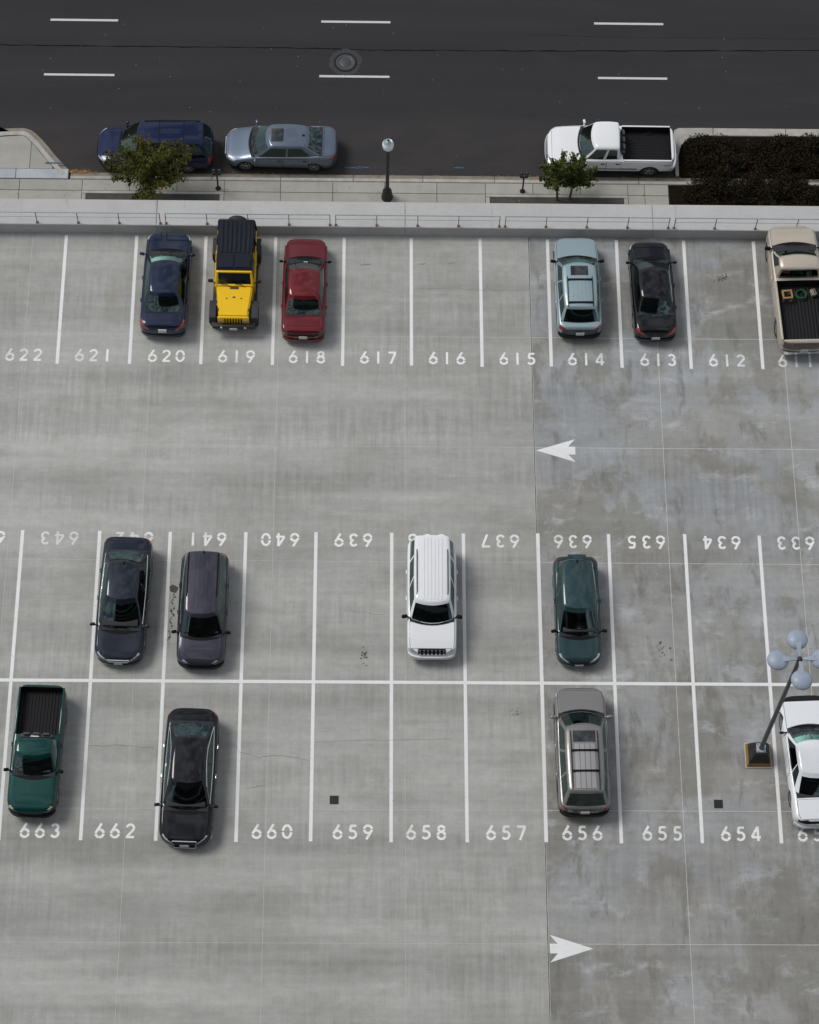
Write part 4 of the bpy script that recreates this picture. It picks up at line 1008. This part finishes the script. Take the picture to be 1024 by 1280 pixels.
# ---- yellow jeep: flat panels, own builder
def make_jeep(loc, rz):
    Y = paint('jeep_yellow', (.72, .43, .004), 0, .4); K = simple('jeep_black', (.014, .0145, .0155), .65, noise=.15, scale=18); TOP = simple('hardtop', (.007, .010, .017), .55, noise=.15, scale=12, spec=.15)
    r = empty('jeep', (*loc, 0), rz, 'yellow open fendered jeep with ribbed black hardtop in stall 619', 'jeep', GR)
    def part(nm, bm, m, p=None, sm=True): return link(nm, bm, m, p or r, smooth=sm)
    def prism(nm, prof, x0, x1, m, bev=.02, p=None):       # prof in (y,z), extruded along x
        bm = bmesh.new(); a = [bm.verts.new((x0, *q)) for q in prof]; f = bm.faces.new(a)
        e = bmesh.ops.extrude_face_region(bm, geom=[f]); bmesh.ops.translate(bm, vec=(x1-x0, 0, 0), verts=[v for v in e['geom'] if isinstance(v, bmesh.types.BMVert)])
        if bev: bmesh.ops.bevel(bm, geom=list(bm.edges), offset=bev, segments=2, affect='EDGES')
        return part(nm, bm, m, p)
    # length: front bumper y=2.15 ... tailgate y=-2.05, spare to -2.3
    prism('body', [(.62, .48), (.62, 1.10), (-2.05, 1.10), (-2.05, .48)], -.77, .77, Y, .03)
    # engine bay / hood, tapering forward
    bm = bmesh.new()
    V = [bm.verts.new(p) for p in ((-.60, 1.93, .62), (.60, 1.93, .62), (.74, .60, .62), (-.74, .60, .62), (-.56, 1.91, 1.06), (.56, 1.91, 1.06), (.70, .60, 1.16), (-.70, .60, 1.16))]
    for f in ((0, 1, 2, 3), (4, 5, 6, 7), (0, 1, 5, 4), (1, 2, 6, 5), (2, 3, 7, 6), (3, 0, 4, 7)): bm.faces.new([V[i] for i in f])
    bmesh.ops.bevel(bm, geom=list(bm.edges), offset=.045, segments=3, affect='EDGES'); hood = part('hood', bm, Y)
    for x, y in ((-.28, 1.15), (.28, 1.15)):
        bm = bmesh.new(); rbox(bm, (x, y, 1.125), (.05, .05, .03), .01); part('hood_stop', bm, K, hood)
    bm = bmesh.new(); rbox(bm, (0, 1.10, 1.128), (.10, .06, .02), .008); part('washer_nozzle', bm, K, hood)
    for sx in (-1, 1):
        bm = bmesh.new(); rbox(bm, (sx*.60, 1.62, 1.05), (.05, .12, .05), .012); part('hood_latch', bm, K, hood)
    bm = bmesh.new(); rbox(bm, (0, .70, 1.155), (.34, .10, .03), .01); part('cowl_vent', bm, K)
    # grille
    bm = bmesh.new(); rbox(bm, (0, 1.96, .83), (1.22, .09, .50), .04, 3); g_ = part('grille', bm, Y)
    for i in range(7):
        bm = bmesh.new(); rbox(bm, ((i-3)*.105, 2.004, .86), (.052, .02, .34), .009); part('grille_slot', bm, M_BLACK, g_)
    for sx in (-1, 1):
        bm = bmesh.new(); lathe(bm, [(.0, .035), (.06, .03), (.088, .012), (.095, 0), (.1, -.03)], 20, Matrix.Translation((sx*.47, 2.0, .90)) @ Matrix.Rotation(-PI/2, 4, 'X')); part('headlight', bm, M_LAMP)
    # fenders
    for sx in (-1, 1):
        for nm, y0, y1 in (('front', 1.02, 1.98), ('rear', -1.85, -.88)):
            ym = (y0+y1)/2; prof = [(y1+.02, .62), (y1-.10, .90), (ym+.18, .95), (ym-.18, .95), (y0+.10, .90), (y0-.06, .60), (y0+.02, .60), (y0+.16, .85), (ym-.15, .89), (ym+.15, .89), (y1-.16, .84), (y1-.06, .62)]
            prism('fender', prof, sx*.68, sx*.945, K, .012)
        prism('side_step', [(.95, .46), (.95, .54), (-.82, .54), (-.82, .46)], sx*.74, sx*.86, K, .015)
    # bumpers
    bm = bmesh.new(); rbox(bm, (0, 2.10, .62), (1.62, .17, .19), .04, 3)
    for sx in (-1, 1): rbox(bm, (sx*.72, 2.04, .62), (.26, .17, .17), .04, 2, Matrix.Rotation(-sx*.35, 4, 'Z'))
    b = part('bumper', bm, K)
    bm = bmesh.new(); rbox(bm, (0, 2.20, .56), (.30, .015, .15), .004); part('license_plate', bm, M_PLATE, b)
    for sx in (-1, 1):
        bm = bmesh.new(); lathe(bm, [(0, .012), (.05, .01), (.055, -.01)], 16, Matrix.Translation((sx*.46, 2.19, .63)) @ Matrix.Rotation(-PI/2, 4, 'X')); part('fog_light', bm, M_LAMP, b)
    bm = bmesh.new(); rbox(bm, (0, -2.12, .60), (1.6, .14, .18), .03); part('rear_bumper', bm, K)
    # windshield frame and glass
    y0, z0, y1, z1 = .58, 1.14, .30, 1.70
    for sx in (-1, 1):
        bm = bmesh.new(); tube(bm, [(sx*.70, y0, z0), (sx*.655, y1, z1)], .045, 8); part('windshield_pillar', bm, Y)
    for y, z, w, nm in ((y0, z0+.02, .72, 'windshield_sill'), (y1, z1, .68, 'windshield_header')):
        bm = bmesh.new(); rbox(bm, (0, y, z), (2*w, .09, .085), .03, 2); part(nm, bm, Y)
    bm = bmesh.new(); grid_mesh(bm, [[Vector((-.69, y0, z0)), Vector((.69, y0, z0))], [Vector((-.65, y1, z1)), Vector((.65, y1, z1))]]); part('windshield', bm, M_GLD, sm=False)
    for x in (-.30, .28):
        bm = bmesh.new(); tube(bm, [(x-.1, y0+.08, 1.19), (x+.02, y0+.02, 1.25), (x+.28, y0-.01, 1.24)], .014, 5); part('wiper', bm, K)
    # hardtop
    prism('hardtop', [(.27, 1.70), (.25, 1.80), (-2.0, 1.83), (-2.06, 1.78), (-2.06, 1.70)], -.70, .70, TOP, .03)
    for i in range(7):
        x = (i-3)*.175; bm = bmesh.new(); rbox(bm, (x, -1.22, 1.838), (.085, 1.45, .022), .009, 2, Matrix.Rotation(-.013, 4, 'X')); part('roof_rib', bm, TOP)
    for sx in (-1, 1):
        bm = bmesh.new()
        v = [bm.verts.new(p) for p in ((sx*.03, .18, 1.818), (sx*.62, .18, 1.812), (sx*.62, -.22, 1.82), (sx*.46, -.44, 1.825), (sx*.03, -.44, 1.828))]
        f = bm.faces.new(v); e = bmesh.ops.extrude_face_region(bm, geom=[f]); bmesh.ops.translate(bm, vec=(0, 0, .022), verts=[q for q in e['geom'] if isinstance(q, bmesh.types.BMVert)])
        bmesh.ops.bevel(bm, geom=list(bm.edges), offset=.008, segments=2, affect='EDGES'); part('roof_panel', bm, TOP)
        # side glass and pillars
        for a, b_ in ((.22, -.50), (-.58, -1.28), (-1.36, -1.98)):
            bm = bmesh.new(); grid_mesh(bm, [[Vector((sx*.745, a, 1.13)), Vector((sx*.745, b_, 1.13))], [Vector((sx*.69, min(a, .16), 1.71)), Vector((sx*.69, b_, 1.71))]]); part('side_window', bm, M_GLD, sm=False)
        for y in (-.54, -1.32, -2.02):
            bm = bmesh.new(); tube(bm, [(sx*.745, y, 1.10), (sx*.685, y, 1.72)], .045, 6); part('pillar', bm, TOP if y < -1 else Y)
        for a, b_ in ((.55, -.50), (-.56, -1.05)):
            bm = bmesh.new(); rbox(bm, (sx*.78, (a+b_)/2, .80), (.03, a-b_-.02, .56), .012); d = part('door', bm, Y)
            bm = bmesh.new(); rbox(bm, (sx*.805, b_+.12, .98), (.03, .14, .05), .012); part('handle', bm, K, d)
        bm = bmesh.new(); rbox(bm, (sx*.93, .42, 1.22), (.20, .09, .17), .03, 3); tube(bm, [(sx*.74, .45, 1.12), (sx*.90, .43, 1.16)], .022, 6); part('mirror', bm, K)
        bm = bmesh.new(); rbox(bm, (sx*.70, -2.075, .92), (.15, .06, .22), .02); part('taillight', bm, M_TAIL)
        for y in (1.50, -1.36): add_wheel(r, 'jeep', sx*.80, y, sx < 0)
        bm = bmesh.new(); rbox(bm, (sx*.36, -.55, 1.30), (.46, .14, .5), .05); rbox(bm, (sx*.36, -.60, 1.60), (.25, .1, .15), .03); part('seat', bm, M_INT)
    bm = bmesh.new(); grid_mesh(bm, [[Vector((-.66, -2.06, 1.14)), Vector((.66, -2.06, 1.14))], [Vector((-.62, -2.05, 1.69)), Vector((.62, -2.05, 1.69))]]); part('rear_window', bm, M_GLD, sm=False)
    hb, ty, ri, rr, w = wheel_meshes('jeep')
    o = bpy.data.objects.new('spare_wheel', hb); COL.objects.link(o); o.parent = r; o.location = (0, -2.26, 1.18); o.rotation_euler = (0, 0, -PI/2)
    for nm, me in (('tyre', ty), ('rim', ri)):
        q = bpy.data.objects.new(nm, me); COL.objects.link(q); q.parent = o
    bm = bmesh.new(); addbox(bm, (0, -2.12, 1.15), (.3, .14, .3)); part('spare_bracket', bm, K, sm=False)
    return r
make_jeep((-5.26, 48.92), DN-.012)

# ---- odds and ends in the beige truck bed
x_, y0_, y1_, zb_, zt_ = beige.bedinfo
wf = empty('wooden_frame', beige.root.matrix_basis @ Vector((-.48, y0_-.55, zb_+.03)), .1, 'small wooden frame lying in the beige pickup bed', 'frame')
wood = simple('pale_wood', (.26, .165, .06), .8, noise=.25, scale=20)
for a, b in (((0, .16, .28), (.40, .07, .06)), ((0, -.16, .28), (.40, .07, .06)), ((-.17, 0, .28), (.07, .25, .05)), ((.17, 0, .28), (.07, .25, .05))):
    bm = bmesh.new(); rbox(bm, a, b, .008); link('board', bm, wood, wf)
for sx in (-1, 1):
    for sy in (-1, 1):
        bm = bmesh.new(); addbox(bm, (sx*.16, sy*.16, .122), (.05, .05, .245)); link('leg', bm, wood, wf, smooth=False)
hc = empty('hose_coil', beige.root.matrix_basis @ Vector((.10, y0_-.45, zb_+.02)), 0, 'coiled green hose lying in the beige pickup bed', 'hose')
bm = bmesh.new(); tube(bm, [(math.cos(a*.42)*(.20+.012*math.sin(a)), math.sin(a*.42)*(.20+.012*math.cos(a*1.3)), .03+a*.0022) for a in range(62)], .016, 6); link('hose', bm, simple('green_hose', (.015, .10, .045), .5), hc)
tb = empty('tool_bag', beige.root.matrix_basis @ Vector((.58, y0_-.4, zb_+.02)), .3, 'small pale tool bag beside the hose in the beige pickup bed', 'bag')
bm = bmesh.new(); rbox(bm, (0, 0, .11), (.22, .30, .2), .05, 3); link('bag_body', bm, simple('canvas', (.22, .20, .15), .9, noise=.3, scale=12), tb)
bm = bmesh.new(); tube(bm, [(0, -.1, .2), (0, -.06, .28), (0, .06, .28), (0, .1, .2)], .012, 6); link('handle', bm, M_BLACK, tb)
# ================================================================== the tall building the view is taken from
tw = empty('office_tower', (0, -13, SZ), 0, 'tall concrete and dark glass building standing at the open end of the deck', 'building')
M_TW = conc('tower_concrete', (.22, .215, .205), (.18, .175, .165), .3, .03)
bm = bmesh.new(); addbox(bm, (0, -.3, 54), (56, 23, 108)); link('wall', bm, M_TW, tw, smooth=False)
me_w = None
for f in range(30):
    z = 4.5+f*3.45
    bm = bmesh.new(); addbox(bm, (0, 11.75, z-1.25), (56.2, .9, .55)); link('floor_slab', bm, M_TW, tw, smooth=False)
    if me_w is None:
        bm = bmesh.new()
        addbox(bm, (0, 11.25, 0), (54, .12, 2.2))
        me_w = bpy.data.meshes.new('window'); bm.to_mesh(me_w); bm.free(); me_w.materials.append(simple('tower_glass', (.02, .025, .028), .08))
    o = bpy.data.objects.new('window', me_w); COL.objects.link(o); o.parent = tw; o.location = (0, 0, z+.4)
bm = bmesh.new(); addbox(bm, (0, 0, 108.6), (57, 24, 1.2)); link('roof', bm, M_TW, tw, smooth=False)
# ================================================================== LAMPS, METERS, PLANTS
# deck lamp with four round heads
lp = empty('parking_lamp', (14.02, 29.52, 0), 0, 'tall deck lamp with four round heads on a pyramid footing', 'lamp')
k = NB('footing_paint')
sep = N(k.nt, 'ShaderNodeSeparateXYZ'); k.l(k.pos, sep.inputs[0])
zz = k.math('ADD', sep.outputs[2], k.math('MULTIPLY', k.noise((6, 6, 6), 4, .6), .12))
c_ = k.mix(k.rng(zz, .30, .32, 0, 1), (.24, .14, .03), (.014, .013, .012))
c_ = k.mix(k.rng(k.noise((5, 5, 9), 6, .7), .52, .68, 0, .75, True), c_, (.07, .05, .025))
M_FOOT = k.done(c_, .8)
bm = bmesh.new(); rbox(bm, (0, 0, .02), (.95, .95, .05), .01); link('grout_base', bm, M_CURB, lp)
bm = bmesh.new(); a, b, h = .44, .22, .80
V = [bm.verts.new(p) for p in ((-a, -a, .045), (a, -a, .045), (a, a, .045), (-a, a, .045), (-b, -b, h), (b, -b, h), (b, b, h), (-b, b, h))]
for f in ((0, 1, 2, 3), (4, 5, 6, 7), (0, 1, 5, 4), (1, 2, 6, 5), (2, 3, 7, 6), (3, 0, 4, 7)): bm.faces.new([V[i] for i in f])
bmesh.ops.bevel(bm, geom=list(bm.edges), offset=.015, segments=2, affect='EDGES'); link('footing', bm, M_FOOT, lp)
bm = bmesh.new(); rbox(bm, (0, 0, h+.02), (.34, .34, .035), .008); bp = link('base_plate', bm, M_HEADLAMP, lp)
for sx in (-1, 1):
    for sy in (-1, 1):
        bm = bmesh.new(); bmesh.ops.create_cone(bm, cap_ends=True, segments=6, radius1=.025, radius2=.02, depth=.06, matrix=Matrix.Translation((sx*.13, sy*.13, h+.06))); link('anchor_bolt', bm, M_STEEL, bp)
HL = 9.05
bm = bmesh.new(); tube(bm, [(0, 0, h+.03), (0, 0, HL)], [.085, .065], 16); link('pole', bm, M_POLE, lp)
bm = bmesh.new(); lathe(bm, [(.09, HL-.12), (.10, HL), (.07, HL+.08), (0, HL+.09)], 16); link('hub', bm, M_BLKIRON, lp)
for i in range(4):
    a = i*PI/2+.03; d = Vector((math.cos(a), math.sin(a), 0))
    n_ = Vector((-d.y, d.x, 0))
    bm = bmesh.new()
    # flat tapering arm, dark underneath
    P = [[Vector((0, 0, HL+zz_))+d*t_+n_*s_*w_ for s_ in (-1, 1)] for t_, w_, zz_ in ((.05, .035, .03), (.25, .055, .07), (.50, .10, .09), (.72, .15, .085))]
    Q = [[p-Vector((0, 0, .05)) for p in row] for row in P]
    A = grid_mesh(bm, P); B = grid_mesh(bm, Q)
    for q in range(3):
        bm.faces.new((A[q][0], A[q+1][0], B[q+1][0], B[q][0])); bm.faces.new((A[q][1], A[q+1][1], B[q+1][1], B[q][1]))
    link('arm', bm, M_HEADLAMP, lp)
    hd = bmesh.new(); lathe(hd, [(0, .14), (.10, .135), (.20, .11), (.315, .055), (.345, .01), (.35, -.03), (.325, -.045)], 28, Matrix.Translation(Vector((0, 0, HL-.03))+d*.71)); ho = link('lamp_head', hd, M_HEADLAMP, lp)
    hd = bmesh.new(); lathe(hd, [(.32, -.04), (.2, -.075), (0, -.085)], 28, Matrix.Translation(Vector((0, 0, HL-.03))+d*.71)); link('lens', hd, simple('lamp_lens', (.6, .62, .6), .2), ho)

# street lamp
sl = empty('street_lamp', (.70, 57.14, SWZ), 0, 'black post top street lamp with round white globe on the sidewalk', 'lamp')
bm = bmesh.new(); lathe(bm, [(.25, 0), (.25, .12), (.22, .2), (.20, .5), (.15, .62), (.09, .72), (.085, .8), (0, .8)], 20); link('base', bm, M_BLKIRON, sl)
bm = bmesh.new(); tube(bm, [(0, 0, .75), (0, 0, 3.45)], [.085, .06], 14); link('pole', bm, M_BLKIRON, sl)
bm = bmesh.new(); lathe(bm, [(.06, 3.4), (.10, 3.5), (.16, 3.58), (.17, 3.62), (0, 3.63)], 20); link('collar', bm, M_BLKIRON, sl)
bm = bmesh.new(); lathe(bm, [(.14, 3.62), (.22, 3.75), (.245, 3.92), (.235, 4.02), (.20, 4.09)], 24); link('globe', bm, simple('frosted_globe', (.80, .82, .83), .25), sl)
bm = bmesh.new(); lathe(bm, [(.20, 4.09), (.185, 4.11), (.15, 4.10), (.12, 4.12), (.09, 4.18), (0, 4.20)], 24); link('cap', bm, simple('globe_cap', (.30, .36, .40), .3, .3), sl)
bm = bmesh.new(); lathe(bm, [(.03, 4.19), (.045, 4.24), (.02, 4.29), (.0, 4.36)], 12); link('finial', bm, M_BLKIRON, sl)
# parking meters
for mx, lab in ((-6.59, 'black twin headed parking meter near the silver blue sedan'), (6.55, 'black twin headed parking meter near the white pickup and small tree')):
    pm = empty('parking_meter', (mx, 57.52, SWZ), 0, lab, 'parking meter', 'twin headed parking meters on the sidewalk')
    bm = bmesh.new(); lathe(bm, [(.12, 0), (.12, .03), (.07, .10), (.045, .14), (0, .14)], 16); link('foot', bm, M_BLKIRON, pm)
    bm = bmesh.new(); tube(bm, [(0, 0, .1), (0, 0, 1.05)], .038, 10); link('post', bm, M_BLKIRON, pm)
    bm = bmesh.new(); rbox(bm, (0, 0, 1.07), (.34, .07, .06), .015); link('yoke', bm, M_BLKIRON, pm)
    for sx in (-1, 1):
        bm = bmesh.new(); rbox(bm, (sx*.12, 0, 1.22), (.16, .12, .26), .05, 3); lathe(bm, [(.078, 0), (.075, .05), (.05, .085), (0, .10)], 14, Matrix.Translation((sx*.12, 0, 1.33))); hd = link('meter_head', bm, M_BLKIRON, pm)
        bm = bmesh.new(); addbox(bm, (sx*.12, -.064, 1.29), (.09, .008, .07)); link('window', bm, simple('meter_glass', (.2, .22, .22), .1), hd, smooth=False)

def leafmat(name, a, b, c):
    k = NB(name); r = k.noise((1.6, 1.6, 1.6), 4, .6); f = N(k.nt, 'ShaderNodeAttribute'); f.attribute_name = 'rnd'
    col = k.mix(f.outputs['Fac'], a, b); col = k.mix(k.rng(r, .5, .66, 0, .8, True), col, c)
    k.b.inputs['Specular IOR Level'].default_value = .12
    return k.done(col, .55)
def leaf_mesh(name, pts, size, mat, parent, upb=.6):
    n = len(pts); P = np.array(pts); 
    nr_ = np.random.normal(size=(n, 3)); nr_[:, 2] += upb*2; nr_ /= np.linalg.norm(nr_, axis=1)[:, None]
    t = np.random.normal(size=(n, 3)); t -= nr_*(t*nr_).sum(1)[:, None]; t /= np.linalg.norm(t, axis=1)[:, None]; b = np.cross(nr_, t)
    s = (size*np.random.uniform(.6, 1.25, n))[:, None]
    V = np.stack([P-t*s, P+b*s*.48+nr_*s*.12, P+t*s, P-b*s*.48+nr_*s*.12], 1).reshape(-1, 3)
    me = bpy.data.meshes.new(name); me.from_pydata(V.tolist(), [], np.arange(4*n).reshape(-1, 4).tolist())
    at = me.attributes.new('rnd', 'FLOAT', 'FACE'); at.data.foreach_set('value', np.random.rand(n).astype('f'))
    return link(name, me, mat, parent, smooth=False)
def tree(loc, label, H, branches, leaf, mat, seed, trunks, nper):
    rs = random.Random(seed); t = empty('street_tree', loc, 0, label, 'tree', 'street trees in the sidewalk pits')
    bark = simple('bark', (.07, .055, .04), .9, noise=.3, scale=20)
    bm = bmesh.new(); pts = []
    for (tx, ty, lean) in trunks:
        hub = Vector((tx+lean[0], ty+lean[1], H*.36)); tube(bm, [(tx, ty, -.05), (tx+lean[0]*.4, ty+lean[1]*.4, H*.18), hub, hub+Vector((lean[0]*.3, lean[1]*.3, H*.3))], [.055, .045, .035, .015], 8)
        for (az, el, ln, z0) in branches:
            if len(trunks) > 1: az = az+rs.uniform(-.5, .5); ln = ln*rs.uniform(.6, 1)
            d = Vector((math.cos(az)*math.cos(el), math.sin(az)*math.cos(el), math.sin(el))); p0 = hub*1.; p0.z = H*z0
            P = [p0]; 
            for i in range(1, 7):
                d2 = (d+Vector((rs.gauss(0, .13), rs.gauss(0, .13), .05*i*.3+rs.gauss(0, .08)))).normalized(); P.append(P[-1]+d2*ln/6)
            tube(bm, P, [.024, .02, .016, .013, .010, .007, .004], 5)
            for i in range(1, 7):
                for q in range(nper):
                    tw = Vector((rs.gauss(0, 1), rs.gauss(0, 1), rs.gauss(0, .7))).normalized(); r_ = (.36 if i < 4 else .17)*rs.random()**.6*ln/1.7
                    pts.append(P[i]*(1-rs.random()*.0)+(P[i-1]-P[i])*rs.random()+tw*r_)
                # side twigs
                if 1 < i < 6:
                    for q in range(2):
                        tw = (d+Vector((rs.gauss(0, .9), rs.gauss(0, .9), rs.gauss(0, .5)))).normalized(); l2 = rs.uniform(.2, .5)*ln/1.7
                        tube(bm, [P[i], P[i]+tw*l2], [.007, .003], 4)
                        for z_ in range(nper//2):
                            f_ = rs.random(); pts.append(P[i]+tw*l2*(.2+f_)+Vector((rs.gauss(0, .05), rs.gauss(0, .05), rs.gauss(0, .05))))
    link('trunk', bm, bark, t)
    leaf_mesh('crown', pts, leaf, mat, t)
    return t
MLEAF = leafmat('leaf_yellow_green', (.032, .044, .006), (.095, .085, .010), (.018, .028, .007))
MLEAF2 = leafmat('leaf_dark_green', (.030, .050, .012), (.085, .095, .018), (.022, .034, .010))
rs = random.Random(3)
br = [(2*PI*i/14+rs.uniform(-.2, .2), rs.uniform(.0, .6), rs.uniform(1.35, 2.25), rs.uniform(.25, .45)) for i in range(18)] + [(2*PI*i/9+rs.uniform(-.3, .3), rs.uniform(.8, 1.25), rs.uniform(1.3, 1.9), rs.uniform(.4, .55)) for i in range(9)]
tree((-9.55, 56.75, SWZ), 'bushy yellow green street tree in front of the blue minivan', 4.2, br, .075, MLEAF, 5, [(0, 0, (.05, .2))], 27)
br = [(2*PI*i/10+rs.uniform(-.2, .2), rs.uniform(.0, .5), rs.uniform(.8, 1.2), rs.uniform(.28, .55)) for i in range(12)] + [(2*PI*i/6, rs.uniform(.8, 1.2), rs.uniform(.8, 1.1), .55) for i in range(6)]
tree((8.3, 57.1, SWZ), 'small dark green street tree in front of the white pickup', 3.7, br, .066, MLEAF2, 9, [(-.25, 0, (-.15, .1)), (.28, .05, (.12, .15))], 25)
# dark shrubs on the island: one low mass
rs2 = np.random.RandomState(4); pts = []
def bushes(x0, x1, y0, y1, n, zb):
    for i in range(n):
        cx_, cy_ = rs2.uniform(x0, x1), rs2.uniform(y0, y1); r = rs2.uniform(.32, .58); m = 330
        d = rs2.normal(size=(m, 3)); d /= np.linalg.norm(d, axis=1)[:, None]; d[:, 2] = np.abs(d[:, 2]); rad = r*rs2.uniform(.55, 1.05, m)[:, None]
        P = d*rad*np.array([1, 1, 1.15])+np.array([cx_, cy_, zb]); P[:, 0] = np.maximum(P[:, 0], x0-.3)
        pts.extend(P.tolist())
bushes(13.8, 31, 58.7, 60.2, 190, SZ+.1); bushes(13.25, 31, 54.6, 57.6, 260, SZ+.1); bushes(14.2, 19, 57.6, 58.6, 26, SZ+.1); bushes(20, 31, 57.6, 58.6, 40, SZ+.1)
MSHR = leafmat('shrub_leaf', (.010, .009, .004), (.024, .014, .006), (.006, .008, .004))
o = leaf_mesh('shrub_cover', pts, .055, MSHR, None, .3); tag(o, 'dark reddish brown shrubs covering the planted island', 'shrubs', kind='stuff')
